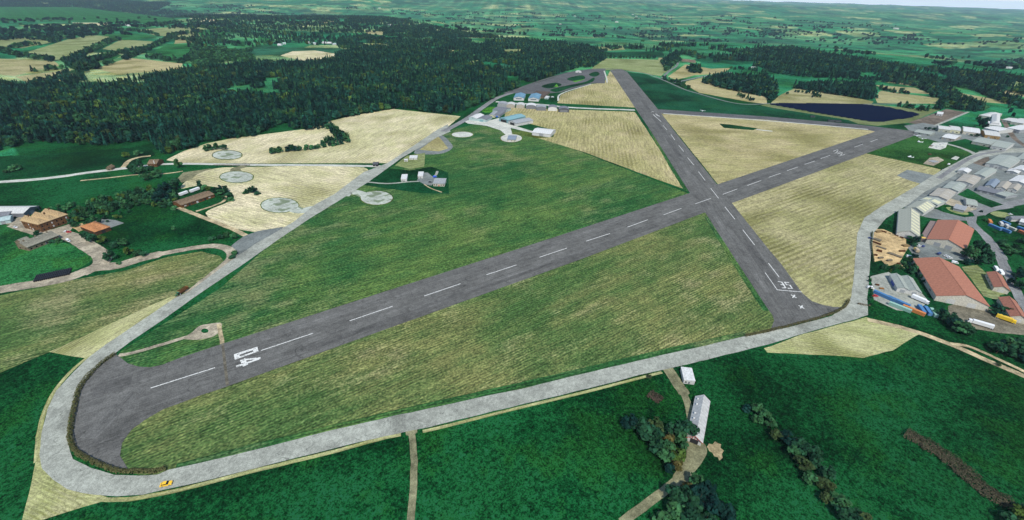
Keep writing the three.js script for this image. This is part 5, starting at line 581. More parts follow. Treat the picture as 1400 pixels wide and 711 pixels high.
// a crown is many leaf-clump faces through the volume of several lobes; size 1 x 1 (height 1 from the ground, width 1)
function crown(seed, kind) {
  const R = rng(seed), pos = [], nor = [], col = [], lobes = [];
  if (kind === 'conifer') for (let i = 0; i < 9; i++) { const t = i / 8; lobes.push([(R() - 0.5) * 0.08, 0.16 + t * 0.76, (R() - 0.5) * 0.08, 0.36 * (1 - t) + 0.07, 0.11]); }
  else if (kind === 'tall') for (let i = 0; i < 13; i++) { const a = R() * 6.28, y = 0.24 + 0.62 * R(), r = 0.30 * Math.sqrt(R()) * (1 - Math.abs(y - 0.5) * 0.9); lobes.push([Math.cos(a) * r, y, Math.sin(a) * r, 0.15 + R() * 0.10, 0.13 + R() * 0.07]); }
  else if (kind === 'bush') for (let i = 0; i < 9; i++) { const a = R() * 6.28, r = 0.36 * Math.sqrt(R()); lobes.push([Math.cos(a) * r, 0.26 + 0.4 * R() * (1 - r), Math.sin(a) * r, 0.17 + R() * 0.08, 0.24]); }
  else for (let i = 0; i < 14; i++) { const a = R() * 6.28, y = 0.32 + 0.5 * R(), r = 0.37 * Math.sqrt(R()) * Math.sqrt(Math.max(0.1, 1 - ((y - 0.52) / 0.42) ** 2)); lobes.push([Math.cos(a) * r, y, Math.sin(a) * r, 0.15 + R() * 0.10, 0.12 + R() * 0.06]); }
  for (const [lx, ly, lz, lr, lh] of lobes) { const tone = 0.62 + R() * 0.72, warm = R() * 0.3, n = kind === 'conifer' ? 26 : 30;
    for (let i = 0; i < n; i++) { const u = R() * 2 - 1, a = R() * 6.2832, s = Math.sqrt(1 - u * u), k = 0.72 + 0.36 * R(), d = [Math.cos(a) * s, u, Math.sin(a) * s], c = [lx + d[0] * lr * k, Math.max(0.03, ly + d[1] * lh * k), lz + d[2] * lr * k];
      const e = [R() - 0.5, R() - 0.5, R() - 0.5], n0 = new THREE.Vector3(d[0] + e[0] * 1.1, d[1] + 0.35 + e[1] * 1.1, d[2] + e[2] * 1.1).normalize(), t = new THREE.Vector3(R() - 0.5, R() - 0.5, R() - 0.5).cross(n0).normalize(), b = new THREE.Vector3().crossVectors(n0, t), sz = (kind === 'bush' ? 0.095 : 0.074) * (0.7 + R() * 0.8);
      const P4 = [[-1, -0.7], [0.2, -1], [1, 0.1], [-0.1, 1]].map(([x, y]) => [c[0] + (t.x * x + b.x * y) * sz, Math.max(0.01, c[1] + (t.y * x + b.y * y) * sz * 0.8), c[2] + (t.z * x + b.z * y) * sz]), q = tone * (0.75 + R() * 0.5);
      for (const v of [0, 1, 2, 0, 2, 3]) { pos.push(...P4[v]); nor.push(n0.x, n0.y, n0.z); col.push(q * (1 + warm * 0.5), q, q * (1 - warm * 0.4)); } } }
  const g = new THREE.BufferGeometry(); g.setAttribute('position', new THREE.Float32BufferAttribute(pos, 3)); g.setAttribute('normal', new THREE.Float32BufferAttribute(nor, 3)); g.setAttribute('color', new THREE.Float32BufferAttribute(col, 3)); return g;
}
function trunkGeo(seed) { const R = rng(seed), gs = []; const seg = (a, b, r0, r1) => { const d = new THREE.Vector3().subVectors(b, a), g = new THREE.CylinderGeometry(r1, r0, d.length(), 6, 1, true); g.translate(0, d.length() / 2, 0); g.applyQuaternion(new THREE.Quaternion().setFromUnitVectors(new THREE.Vector3(0, 1, 0), d.clone().normalize())); g.translate(a.x, a.y, a.z); gs.push(g); };
  const top = new THREE.Vector3((R() - 0.5) * 0.06, 0.42, (R() - 0.5) * 0.06); seg(new THREE.Vector3(0, -0.02, 0), top, 0.035, 0.022); seg(top, new THREE.Vector3(top.x, 0.78, top.z), 0.022, 0.008); for (let i = 0; i < 4; i++) { const a = i * 1.57 + R(); seg(top.clone().multiplyScalar(0.75 + 0.08 * i), new THREE.Vector3(Math.cos(a) * 0.27, 0.5 + R() * 0.25, Math.sin(a) * 0.27), 0.015, 0.005); } return mergeGeometries(gs); }
const KIND = ['round', 'round', 'round', 'tall', 'conifer', 'conifer', 'bush', 'bush'], CR = KIND.map((k, i) => crown(1000 + i * 17, k)), TR = KIND.map((k, i) => trunkGeo(2000 + i * 13));
const TINT = { dark: [0.015, 0.060, 0.030], deep: [0.006, 0.030, 0.025], mid: [0.030, 0.100, 0.040], olive: [0.052, 0.098, 0.022], bright: [0.042, 0.130, 0.045], rust: [0.066, 0.064, 0.022], moss: [0.036, 0.064, 0.024], cool: [0.012, 0.062, 0.044] };  // deep and mid spread apart: missing crown shadow put into leaf colour
const GROW = { wood: 1.3, farm: 1.5, lane: 1.35, hedge: 1.35, shedrow: 1.35, barn: 1.35, slope: 1.15, estate: 1.12, verge: 1.4, back: 1.45, far: 1.75 };
const TM = Object.fromEntries(Object.entries(TINT).map(([k, c]) => [k, leafMat(c)]));
const trees = [], RT = rng(77);
const pick = a => a[Math.floor(RT() * a.length)];
function addTree(x, z, h, w, v, tint, zone) { const k = GROW[zone]; trees.push({ x, z, y: H(x, z), h: h * k, w: w * k, v, tint, zone, a: RT() * 6.28, k: 0.5 + RT() * 1.2 }); }
const ZONES = {
  wood: ['tree at the edge of the dense wood behind the hay field', 'front trees of the dense wood'], farm: ['tree in the thicket behind the farm buildings', 'thicket behind the farm'], lane: ['tree beside the farm drive or cottage', 'trees around the farm drive'], hedge: ['tree of the hedge splitting the pale hay field', 'hedge trees in the hay field'], shedrow: ['tree around the long brown shed', 'trees around the brown shed'],
  barn: ['tree beside the lane below the long white roofed barn', 'trees below the long barn'], slope: ['tree in the broken row on the dark slope beyond the long barn', 'tree row on the dark slope'], estate: ['tree among the industrial sheds', 'trees among the industrial sheds'], verge: ['tree beside the lane below the gravel yard', 'bushes below the gravel yard'], back: ['tree in the belts behind the solar field', 'trees behind the solar field'], far: ['hedgerow tree between the far fields', 'far hedgerow trees'],
};
function wood(poly, sp, h0, h1, zone, o = {}) {                       // fills a ground polygon (given in photo pixels) with trees on a jittered grid
  const g = poly.map(p => P(...p)), xs = g.map(p => p[0]), zs = g.map(p => p[1]);
  for (let x = Math.min(...xs); x < Math.max(...xs); x += sp) for (let z = Math.min(...zs); z < Math.max(...zs); z += sp) { const X = x + (RT() - 0.5) * sp * 0.9, Z = z + (RT() - 0.5) * sp * 0.9; let c = false;
    for (let i = 0, j = g.length - 1; i < g.length; j = i++) if ((g[i][1] > Z) !== (g[j][1] > Z) && X < (g[j][0] - g[i][0]) * (Z - g[i][1]) / (g[j][1] - g[i][1]) + g[i][0]) c = !c;
    if (!c || (o.keep !== undefined && fbm(X / 90, Z / 90, 41, 2) > o.keep)) continue; if (clear.some(q => inside(q, X, Z))) continue;
    const n = fbm(X / 70, Z / 70, 43, 2), h = lerp(h0, h1, RT() * 0.75 + n * 0.25), t = n > 0.57 ? pick(['mid', 'olive', 'dark', 'dark', 'cool']) : n < 0.46 ? pick(['deep', 'dark', 'cool', 'deep', 'deep']) : pick(['dark', 'deep', 'mid', 'dark', 'cool', 'deep', 'moss']); { const v = o.tint ? Math.floor(RT() * 4) : pick([0, 1, 2, 3, 3, 4, 5, 4, 5]), c = v > 3; addTree(X, Z, h * (c ? 0.95 + RT() * 0.45 : 0.7 + RT() * 0.4), h * (c ? 0.42 + RT() * 0.16 : 0.62 + RT() * 0.3), v, o.tint ? pick(o.tint) : c ? pick(['deep', 'deep', 'dark', 'cool']) : t, zone); } }
}
const inside = (g, X, Z) => { let c = false; for (let i = 0, j = g.length - 1; i < g.length; j = i++) if ((g[i][1] > Z) !== (g[j][1] > Z) && X < (g[j][0] - g[i][0]) * (Z - g[i][1]) / (g[j][1] - g[i][1]) + g[i][0]) c = !c; return c; };
function row(px, sp, h0, h1, spread, zone, tints = ['dark', 'deep', 'mid', 'dark'], skip = 0.05) { const g = px.map(p => P(...p)); for (let i = 0; i + 1 < g.length; i++) { const a = g[i], b = g[i + 1], L = Math.hypot(b[0] - a[0], b[1] - a[1]); for (let s = 0; s < L; s += sp * (0.6 + RT() * 0.8)) { if (RT() < skip) continue; const t = s / L, h = lerp(h0, h1, RT()); addTree(lerp(a[0], b[0], t) + (RT() - 0.5) * spread, lerp(a[1], b[1], t) + (RT() - 0.5) * spread, h, h * (0.65 + RT() * 0.4), Math.floor(RT() * 6), pick(tints), zone); } } }
function spots(list, zone) { for (const [x, y, h, w, tint, v] of list) { const [gx, gz] = P(x, y); addTree(gx, gz, h, w, v ?? Math.floor(RT() * 3), tint, zone); } }
const clear = [[[383, 79], [400, 70], [430, 69], [457, 73], [458, 82], [425, 85], [415, 88], [400, 84]], [[130, 96], [175, 79], [250, 87], [246, 96], [200, 102], [160, 104]], [[108, 122], [118, 115], [150, 112], [152, 117]], [[653, 52], [675, 53], [672, 58], [655, 56]], [[612, 68], [624, 69], [622, 74], [610, 73]], [[687, 68], [715, 67], [712, 74], [690, 75]], [[640, 84], [655, 82], [656, 89], [642, 90]], [[502, 42], [528, 44], [522, 49], [500, 48]]].map(p => p.map(q => P(...q)));
clear.push([[118, 154], [150, 147], [190, 140], [215, 136], [216, 138.5], [190, 144], [150, 151], [120, 158]].map(q => P(...q)));
track('wood_track', 'pale forest track glimpsed inside the dense wood', 'dirtpale', [[112, 156], [150, 149.5], [190, 142], [222, 136]], 7, 3);
// the dense wood
wood([[-60, 213], [60, 207], [130, 201], [200, 194], [222, 212], [240, 209], [262, 203], [290, 193], [335, 188], [440, 177], [456, 164], [540, 149], [620, 156], [650, 146], [690, 127], [720, 116], [760, 102], [800, 90], [828, 82], [815, 74], [760, 74], [700, 72], [640, 70], [560, 66], [470, 72], [440, 86], [350, 88], [265, 96], [170, 112], [110, 122], [40, 120], [-60, 110]], 8.6, 9, 15, 'wood', { keep: 0.69 });
wood([[265, 96], [350, 88], [345, 70], [300, 66], [262, 70]], 10, 9, 14, 'wood', { keep: 0.58, tint: ['mid', 'dark', 'bright', 'dark'] });
wood([[470, 72], [560, 66], [640, 70], [760, 74], [815, 74], [850, 66], [780, 60], [700, 54], [620, 44], [560, 36], [520, 40], [490, 52], [460, 62]], 11, 9, 14, 'wood', { keep: 0.57 });
wood([[250, 66], [300, 64], [345, 66], [470, 62], [520, 38], [560, 30], [450, 22], [350, 21], [255, 28], [262, 46]], 27, 8, 12, 'far', { keep: 0.52 });
wood([[330, 22], [450, 22], [560, 29], [640, 46], [720, 56], [700, 60], [600, 46], [540, 34], [450, 27], [340, 27]], 20, 8, 12, 'far', { keep: 0.6 });
wood([[-60, 18], [110, 20], [218, 13], [235, 4], [100, -4], [-60, -6]], 17, 11, 16, 'far', { keep: 0.66 });
wood([[170, 21], [265, 25], [350, 24], [350, 20], [260, 19], [200, 15]], 18, 9, 14, 'far', { keep: 0.6 });
wood([[40, 116], [100, 98], [115, 100], [120, 112], [60, 120]], 12, 8, 13, 'wood'); wood([[85, 88], [112, 76], [128, 90], [118, 100], [100, 96]], 13, 9, 13, 'far');
for (const l of [[[-20, 48], [25, 47], [50, 50]], [[58, 52], [70, 58], [78, 57], [84, 48], [100, 45], [115, 43], [145, 42], [192, 43]], [[60, 42], [85, 39], [110, 36], [150, 41]], [[-20, 63], [8, 72], [30, 78], [80, 84]], [[22, 66], [40, 62], [55, 62]], [[84, 86], [105, 80], [125, 70], [150, 58], [165, 54]], [[118, 88], [150, 78], [170, 73], [205, 67], [225, 58], [240, 48], [258, 46]], [[196, 44], [210, 47]], [[170, 82], [205, 68]], [[205, 80], [240, 84]], [[45, 98], [85, 95]], [[150, 88], [135, 92], [125, 96]], [[250, 86], [262, 80], [272, 62]], [[190, 38], [240, 32]], [[260, 35], [310, 43], [350, 48]], [[240, 54], [268, 56], [320, 60]]]) { row(l, 13, 8, 13, 16, 'far'); row(l, 16, 7, 11, 26, 'far', ['mid', 'dark', 'deep']); }
// belts behind the runways and the solar field
wood([[958, 113], [985, 105], [1050, 108], [1062, 120], [1058, 139], [1040, 132], [1000, 124]], 8.5, 9, 14, 'back'); wood([[938, 95], [945, 91], [957, 93], [958, 101], [945, 100]], 8.5, 8, 12, 'back'); wood([[1066, 131], [1085, 126], [1118, 128], [1122, 134], [1090, 133]], 9, 5, 8, 'back', { keep: 0.6 });
wood([[1080, 120], [1130, 116], [1192, 118], [1197, 135], [1188, 137], [1140, 130]], 8.5, 9, 14, 'back'); wood([[1050, 100], [1100, 106], [1150, 108], [1200, 112], [1250, 118], [1300, 118], [1350, 124], [1420, 142], [1420, 112], [1340, 98], [1260, 96], [1220, 90], [1150, 78], [1080, 66], [1040, 68], [1000, 78], [1020, 88]], 12, 9, 14, 'back', { keep: 0.63 });
wood([[850, 66], [900, 62], [1000, 64], [1060, 68], [1020, 88], [980, 86], [930, 76]], 15, 9, 13, 'far', { keep: 0.47 }); wood([[790, 86], [815, 80], [830, 78], [812, 92], [800, 93]], 10, 8, 12, 'back'); wood([[903, 84], [925, 70], [930, 78], [918, 90], [910, 100]], 11, 7, 11, 'back', { keep: 0.6 });
for (const l of [[[905, 107], [915, 111], [930, 117], [940, 122]], [[910, 97], [922, 88], [930, 82]], [[820, 79], [860, 80], [900, 80]], [[1010, 132], [1030, 140]], [[1245, 117], [1290, 133], [1320, 142]], [[1318, 120], [1345, 128], [1380, 140]], [[1205, 122], [1215, 126], [1245, 130]], [[1282, 141], [1300, 148], [1320, 150], [1340, 152]], [[1000, 95], [1030, 97], [1050, 100]], [[1225, 145], [1260, 152], [1290, 148]]]) row(l, 9, 6, 11, 10, 'back');
wood([[1280, 142], [1300, 136], [1335, 142], [1350, 152], [1330, 153], [1300, 150]], 9, 8, 13, 'back'); wood([[1255, 118], [1290, 120], [1312, 132], [1300, 140], [1275, 134]], 9, 8, 12, 'back'); wood([[1330, 124], [1360, 128], [1400, 142], [1420, 152], [1400, 150], [1362, 138]], 9, 8, 12, 'back');
spots([[1338, 172, 13, 12, 'deep'], [1344, 168, 12, 11, 'deep'], [1335, 165, 10, 9, 'dark'], [1346, 175, 9, 9, 'deep'], [1380, 155, 12, 8, 'deep', 3], [1384, 160, 9, 7, 'deep', 3], [1379, 148, 10, 7, 'dark', 3], [1335, 187, 6, 6, 'dark'], [1327, 186, 4, 5, 'dark'], [1331, 175, 4, 5, 'dark'], [1324, 174, 3.5, 5, 'dark', 6], [1270, 178, 6, 6, 'deep'], [1277, 178, 5, 6, 'dark'], [1265, 176, 4, 4, 'deep', 6], [1377, 188, 4, 4, 'dark'], [1384, 180, 4, 4, 'dark']], 'estate');
// thicket and trees on the farm
wood([[92, 296], [130, 276], [180, 264], [232, 259], [246, 274], [228, 286], [190, 283], [150, 291], [108, 303]], 6.5, 3.2, 7, 'farm', { tint: ['dark', 'mid', 'mid', 'olive', 'dark'] }); wood([[185, 300], [230, 292], [262, 300], [250, 318], [205, 315]], 11, 2.4, 5, 'farm', { tint: ['mid', 'olive', 'bright', 'dark'], keep: 0.55 });
wood([[100, 302], [150, 292], [200, 284], [236, 286], [246, 300], [205, 320], [160, 327], [128, 318]], 9, 2.2, 5, 'farm', { tint: ['mid', 'olive', 'dark', 'bright', 'mid'], keep: 0.5 }); wood([[20, 292], [60, 285], [110, 276], [100, 290], [92, 296]], 8, 3, 6, 'farm', { tint: ['mid', 'dark', 'dark'], keep: 0.55 });
spots([[187, 238, 10, 9, 'dark'], [195, 240, 9, 8, 'mid'], [205, 238, 8, 8, 'dark'], [199, 247, 7, 8, 'mid'], [213, 243, 7, 7, 'mid'], [190, 231, 9, 8, 'dark'], [219, 239, 6, 6, 'mid'], [246, 229, 9, 7, 'bright', 1], [173, 215, 6, 6, 'olive'], [190, 212, 6, 8, 'mid'], [228, 268, 11, 9, 'deep'], [222, 276, 9, 10, 'deep'], [242, 259, 10, 9, 'dark'], [234, 264, 8, 8, 'dark'], [20, 234, 6, 7, 'mid'], [25, 232, 6, 6, 'mid'], [10, 236, 4, 5, 'mid', 6], [285, 206, 7, 8, 'mid'], [299, 204, 8, 8, 'mid'], [306, 205, 7, 7, 'dark'], [290, 204, 6, 6, 'dark']], 'farm');
spots([[152, 356, 7, 6.5, 'dark', 0], [170, 336, 6, 6, 'mid'], [128, 330, 6, 7, 'dark'], [120, 326, 6, 6, 'dark'], [142, 333, 6, 6, 'olive'], [158, 338, 5, 6, 'dark'], [178, 347, 6, 6, 'olive'], [190, 350, 5, 6, 'mid'], [196, 350, 4, 5, 'dark'], [55, 327, 5, 6, 'dark'], [64, 330, 5, 7, 'mid'], [72, 332, 3, 4, 'dark', 6], [82, 332, 4, 4, 'mid'], [52, 321, 4, 4, 'dark'], [320, 327, 6, 5, 'mid'], [312, 324, 5, 5, 'mid'], [302, 326, 4, 5, 'dark'], [290, 328, 3.5, 5, 'dark', 6], [321, 348, 4, 4, 'mid', 6], [318, 353, 3.4, 4, 'dark', 6], [103, 310, 4, 5, 'mid'], [98, 305, 4, 5, 'dark'], [163, 361, 2.4, 3, 'mid', 6]], 'lane');
spots([[274, 256, 7, 5, 'dark', 3], [281, 260, 6, 6, 'mid'], [286, 261, 5, 5, 'olive'], [296, 263, 5, 7, 'dark'], [303, 266, 6, 6, 'mid'], [309, 263, 7, 6, 'dark', 3], [313, 270, 6, 6, 'dark'], [316, 275, 4, 5, 'mid'], [308, 273, 5, 5, 'mid'], [300, 260, 5, 5, 'deep'], [340, 264, 5, 6, 'dark'], [346, 263, 6, 6, 'dark', 3], [350, 263, 5, 5, 'deep'], [335, 265, 3, 4, 'mid', 6], [352, 266, 3.4, 5, 'dark', 6], [234, 281, 4, 5, 'dark'], [240, 288, 5, 5, 'mid']], 'shedrow');
row([[370, 211], [385, 208], [405, 206.5], [430, 204], [455, 199], [474, 197]], 4.5, 4.5, 8.5, 4, 'hedge', ['dark', 'mid', 'deep', 'dark']); row([[476, 196], [468, 190], [458, 182], [450, 174]], 5.5, 7, 11, 10, 'hedge', ['dark', 'deep', 'mid']); row([[440, 200], [455, 194], [465, 190]], 5, 6, 9, 9, 'hedge');
spots([[860, 584, 6, 6.5, 'deep', 0], [872, 592, 7, 7.5, 'dark', 1], [884, 598, 7, 8, 'dark', 2], [893, 589, 6, 7, 'moss', 0], [902, 604, 7.5, 7, 'dark', 1], [913, 610, 6.5, 6, 'rust', 2], [920, 596, 7, 7, 'dark', 0], [936, 596, 8, 8.5, 'dark', 2], [932, 610, 7, 7, 'mid', 1], [908, 624, 7, 8, 'mid', 0], [922, 628, 6, 7, 'olive', 1], [926, 641, 4.5, 4.5, 'rust', 2], [896, 616, 6, 6, 'dark', 0], [915, 645, 4, 4, 'deep', 2], [950, 664, 6, 5, 'mid', 0], [934, 671, 5.5, 5, 'rust', 1], [918, 682, 7, 7, 'dark', 2], [936, 692, 8, 8, 'dark', 0], [954, 690, 8.5, 8.5, 'deep', 1], [972, 704, 8, 8, 'deep', 2], [948, 716, 8, 9, 'dark', 0], [988, 712, 7, 7, 'deep', 1], [924, 704, 6, 7, 'mid', 2], [905, 716, 5, 6, 'mid', 6], [965, 676, 6, 6, 'deep', 0], [960, 722, 9, 10, 'dark', 1]], 'barn');
spots([[1020, 562, 4, 4.5, 'deep', 0], [1030, 562, 6, 6.5, 'mid', 1], [1042, 572, 6, 6, 'mid', 2], [1034, 577, 4.5, 5, 'mid', 0], [1052, 584, 5, 5.5, 'mid', 1], [1060, 600, 5.5, 5.5, 'moss', 2], [1073, 604, 6, 7, 'deep', 0], [1084, 610, 6.5, 7, 'dark', 1], [1080, 622, 6, 6, 'mid', 2], [1096, 618, 6, 7, 'dark', 0], [1110, 622, 6, 6, 'dark', 2], [1100, 645, 6, 6.5, 'moss', 1], [1112, 636, 6, 6, 'dark', 0], [1106, 660, 5.5, 6, 'mid', 2], [1120, 662, 6, 6.5, 'moss', 1], [1128, 652, 6, 6, 'dark', 0], [1128, 686, 5, 5, 'moss', 2], [1132, 674, 6, 6, 'moss', 1], [1142, 690, 6, 6.5, 'mid', 0], [1152, 698, 6, 6.5, 'mid', 1], [1146, 706, 6, 6, 'dark', 2], [1166, 712, 6, 7, 'dark', 0], [1180, 718, 6, 7, 'moss', 1], [1090, 634, 5, 5, 'moss', 2], [1392, 712, 7, 8, 'olive', 0], [1405, 708, 7, 8, 'mid', 1], [1378, 716, 6, 7, 'dark', 6]], 'slope');
spots([[1333, 350, 15, 12, 'dark', 0], [1326, 356, 13, 11, 'mid', 1], [1344, 355, 11, 10, 'dark', 2], [1336, 361, 9, 10, 'dark', 1], [1318, 351, 8, 7, 'mid', 0], [1350, 360, 7, 7, 'dark', 0], [1323, 362, 6, 7, 'deep', 2], [1247, 332, 5, 6, 'dark'], [1252, 329, 5, 6, 'deep'], [1256, 326, 5, 5, 'dark'], [1250, 337, 4, 5, 'dark'], [1243, 327, 4, 5, 'dark'], [1388, 382, 8, 8, 'deep'], [1396, 379, 9, 9, 'dark'], [1383, 389, 6, 7, 'deep'], [1393, 395, 8, 8, 'dark'], [1376, 344, 6, 7, 'mid'], [1367, 333, 6, 7, 'dark'], [1382, 350, 7, 8, 'mid'], [1395, 332, 7, 8, 'dark'], [1372, 338, 5, 6, 'mid'], [1388, 341, 5, 7, 'dark'], [1402, 350, 7, 8, 'dark'], [1358, 429, 5, 6, 'dark'], [1365, 433, 5, 6, 'deep'], [1377, 429, 6, 5, 'mid'], [1370, 426, 5, 6, 'dark'], [1360, 421, 4, 5, 'deep'], [1235, 362, 4, 5, 'mid'], [1228, 366, 4, 5, 'mid'], [1341, 290, 3, 3, 'deep', 6], [1346, 302, 4, 4, 'mid', 6], [1360, 318, 2.4, 3.4, 'mid', 6]], 'estate');
wood([[1238, 356], [1250, 352], [1262, 372], [1276, 394], [1286, 410], [1272, 402], [1256, 384], [1240, 372]], 5, 4, 7, 'estate', { tint: ['dark', 'mid', 'deep'] }); row([[1191, 362], [1204, 366], [1216, 370], [1232, 368], [1244, 366]], 3.2, 2.4, 4.4, 5, 'estate', ['dark', 'mid', 'olive']); row([[1190, 380], [1191, 398], [1190, 420]], 4.4, 1.8, 3, 2, 'estate', ['dark', 'mid', 'bright']);
spots([[1286, 434, 5, 6, 'deep'], [1294, 440, 6, 7, 'dark'], [1302, 448, 6, 7, 'deep'], [1311, 454, 7, 8, 'mid'], [1318, 456, 6, 7, 'dark'], [1305, 440, 4, 5, 'deep', 6], [1280, 430, 4, 5, 'dark', 6], [1362, 483, 6, 7, 'dark'], [1374, 480, 7, 8, 'mid'], [1385, 488, 7, 8, 'dark'], [1396, 484, 7, 8, 'mid'], [1402, 494, 7, 8, 'deep'], [1370, 474, 6, 7, 'deep'], [1390, 476, 6, 7, 'dark'], [1410, 482, 8, 9, 'dark'], [1356, 476, 4, 5, 'mid', 6]], 'verge');
// trees dotted over the far valley and slopes
for (let i = 0; i < 5200; i++) { const px = -20 + RT() * 1440, a = RT(), py = lerp(2, 96, a * a), [x, z] = P(px, py), r = Math.hypot(x, z); if (H(x, z) === 0 && r < 3000 || r > 9000 || r < 1200) continue; const n = fbm(x / 420, z / 420, 61, 3); if (n < 0.50 && RT() > 0.10) continue; addTree(x, z, 8 + RT() * 5, 9 + RT() * 5, Math.floor(RT() * 4), pick(['deep', 'dark', 'dark', 'mid']), 'far'); if (n > 0.55) for (let k = 0; k < 3; k++) addTree(x + (RT() - 0.5) * 90, z + (RT() - 0.5) * 90, 8 + RT() * 5, 9 + RT() * 5, Math.floor(RT() * 4), 'deep', 'far'); }
for (const t of trees) { const d = depthOf(t.x, t.y, t.z), c = Math.cos(PITCH), s = Math.sin(PITCH), up = (t.y + t.h * 0.5 - CAM_H) * c - t.z * s, dd = -t.z * c - (t.y + t.h * 0.5 - CAM_H) * s; t.sx = 700 + t.x / dd * FPX; t.sy = 355.5 - up / dd * FPX; t.size = t.sx > -8 && t.sx < 1408 && t.sy > -4 && t.sy < 716 ? Math.sqrt(t.h * t.w) * FPX / d : 0; }
trees.sort((a, b) => b.size - a.size); console.log('trees', trees.length);
const proto = {}, LOOK = { dark: 'dark green', deep: 'blackish green', mid: 'mid green', olive: 'olive', bright: 'light green', rust: 'rust brown', moss: 'brownish green', cool: 'bluish green' };
trees.slice(0, 300).forEach(t => {
  const key = t.v + t.tint; let g;
  if (!proto[key]) { g = new THREE.Group(); part(g, 'trunk', TR[t.v], bark); part(g, 'crown', CR[t.v], TM[t.tint]); proto[key] = g; } else g = proto[key].clone();
  const [l, gr] = ZONES[t.zone]; put(g, t.v > 5 ? 'bush' : t.v > 3 ? 'conifer_tree' : 'broadleaf_tree', `${LOOK[t.tint]} ${['round', 'round', 'round', 'tall', 'pointed', 'pointed', 'low', 'low'][t.v]} ${l}`, t.v > 5 ? 'bush' : 'tree', gr); g.position.set(t.x, t.y, t.z); g.rotation.y = t.a; g.scale.set(t.w, t.h, t.w);
});
{ // every other tree: woods and hedgerows that read as one mass
  const names = { wood: ['woodland', 'dense dark mixed wood filling the slope behind the hay fields'], far: ['far_woodland', 'hedgerow trees and copses scattered over the far farmland'], back: ['tree_belt', 'dark tree belts behind the solar field and the far estate'], rest: ['scrub', 'small shrubs scattered around the farm and the estate'] }, bag = {};
  for (const t of trees.slice(300)) { const z = names[t.zone] ? t.zone : 'rest'; ((bag[z] ??= {})[t.v] ??= []).push(t); }
  const base = leafMat([1, 1, 1]), m4 = new THREE.Matrix4(), qn = new THREE.Quaternion(), Y = new THREE.Vector3(0, 1, 0);
  for (const z in bag) { const g = new THREE.Group(); put(g, names[z][0], names[z][1], null, null, 'stuff');
    for (const v in bag[z]) { const L = bag[z][v], im = new THREE.InstancedMesh(CR[v], base, L.length); im.name = 'crowns'; im.userData.kind = 'stuff'; im.castShadow = im.receiveShadow = true; L.forEach((t, i) => { qn.setFromAxisAngle(Y, t.a); im.setMatrixAt(i, m4.compose(new THREE.Vector3(t.x, t.y - t.h * 0.08, t.z), qn, new THREE.Vector3(t.w, t.h, t.w))); im.setColorAt(i, new THREE.Color().setRGB(...TINT[t.tint].map(c => c * t.k))); }); g.add(im); } }
}
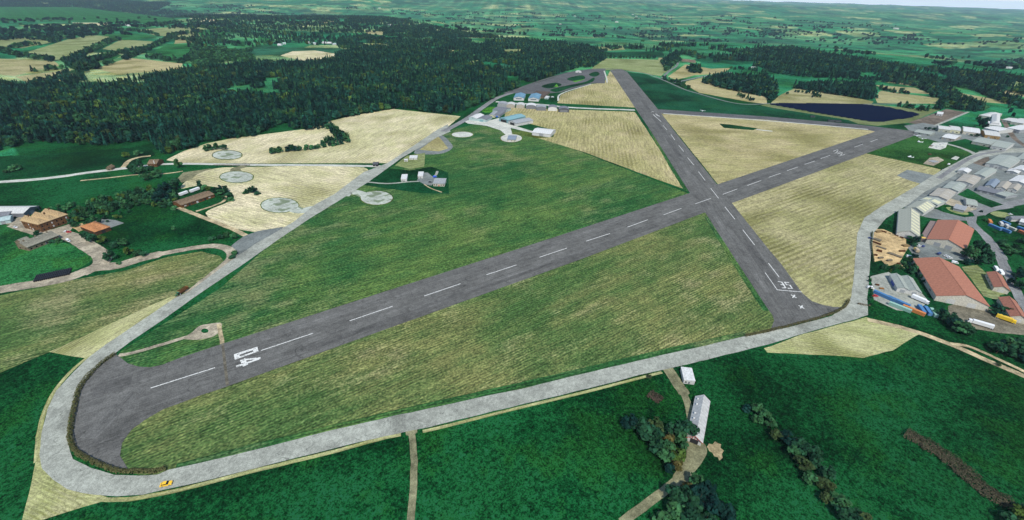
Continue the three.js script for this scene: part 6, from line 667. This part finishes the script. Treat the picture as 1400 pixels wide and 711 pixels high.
function hedge(px, w, hh, tint, name, label, dens = 26) {              // a clipped or wild hedge: leaf faces through a long low volume
  const R = rng(px.length * 91 + 7), pts = curve(px.map(p => P(...p)), false, 10), pos = [], nor = [], col = [];
  for (let i = 0; i + 1 < pts.length; i++) { const a = pts[i], b = pts[i + 1], L = Math.hypot(b[0] - a[0], b[1] - a[1]), dx = (b[0] - a[0]) / L, dz = (b[1] - a[1]) / L, n = Math.round(L * dens * (w / 2.6));
    for (let k = 0; k < n; k++) { const t = R() * L, ed = 0.75 + 0.5 * fbm((a[0] + dx * t) / 2.2, (a[1] + dz * t) / 2.2, 9, 2), o = (R() * 2 - 1), hy = hh * ed * Math.sqrt(Math.max(0.05, 1 - o * o * 0.8)) * (R() < 0.6 ? 0.85 + 0.2 * R() : R()), x = a[0] + dx * t + dz * o * w / 2 * ed, z = a[1] + dz * t - dx * o * w / 2 * ed, n0 = new THREE.Vector3(dz * o + R() - 0.5, 0.9 + R(), -dx * o + R() - 0.5).normalize(), tt = new THREE.Vector3(R() - 0.5, R() - 0.5, R() - 0.5).cross(n0).normalize(), bb = new THREE.Vector3().crossVectors(n0, tt), sz = 0.2 + R() * 0.22, q = 0.6 + R() * 0.8;
      const P4 = [[-1, -0.7], [0.2, -1], [1, 0.1], [-0.1, 1]].map(([X, Yy]) => [x + (tt.x * X + bb.x * Yy) * sz, Math.max(0.02, hy + (tt.y * X + bb.y * Yy) * sz), z + (tt.z * X + bb.z * Yy) * sz]); for (const v of [0, 1, 2, 0, 2, 3]) { pos.push(...P4[v]); nor.push(n0.x, n0.y, n0.z); col.push(q, q, q); } } }
  const g = new THREE.BufferGeometry(); g.setAttribute('position', new THREE.Float32BufferAttribute(pos, 3)); g.setAttribute('normal', new THREE.Float32BufferAttribute(nor, 3)); g.setAttribute('color', new THREE.Float32BufferAttribute(col, 3));
  const m = new THREE.Mesh(g, leafMat(tint)); m.castShadow = m.receiveShadow = true; m.position.y = 0.1; put(m, name, label, 'hedge');
}
hedge([[159, 484], [140, 497], [118, 519], [108, 535], [103, 555], [98, 580], [97, 600], [104, 617], [118, 627], [140, 637], [165, 645], [190, 645], [212, 645], [228, 641]], 2.5, 2.0, [0.075, 0.075, 0.03], 'hedge', 'olive brown hedge curving round the turning end of the runway');
hedge([[1018, 460], [1050, 453], [1087, 444], [1120, 435], [1142, 427], [1154, 420], [1160, 411]], 2.0, 1.7, [0.075, 0.07, 0.032], 'hedge', 'olive brown hedge closing the end of the runway numbered 35');
hedge([[1238, 592], [1252, 600], [1272, 611], [1295, 626], [1318, 645], [1338, 664], [1360, 680], [1385, 690]], 9.5, 1.9, [0.062, 0.056, 0.034], 'bramble_hedge', 'wide dead brown bramble hedge across the dark slope', 20);
hedge([[888, 538], [896, 543], [904, 549]], 7, 1.4, [0.06, 0.045, 0.032], 'bramble_patch', 'brown bramble patch beside the stony lane', 20);
hedge([[884, 515], [890, 516]], 4, 1.6, [0.03, 0.04, 0.02], 'bramble_patch', 'dark low shrub at the verge near the stony lane', 24);
hedge([[1172, 415.5], [1180, 417], [1189, 419]], 1.6, 1.2, [0.10, 0.075, 0.045], 'barrier_hedge', 'short dry hedge stub across the perimeter track by the containers', 24);
hedge([[1192, 318], [1191, 335], [1193, 352], [1194, 360]], 1.4, 1.6, [0.045, 0.06, 0.03], 'hedge', 'thin hedge between the timber yard and the perimeter track');
hedge([[1362, 500], [1366, 498]], 3, 1.4, [0.03, 0.05, 0.02], 'bramble_patch', 'small dark bush between the two wheel tracks', 24);
hedge([[292, 225.6], [318, 225.8], [342, 226]], 3, 0.8, [0.22, 0.19, 0.16], 'rubble_row', 'row of brown grey debris lying along the pale track', 14);
renderer.render(scene, camera);
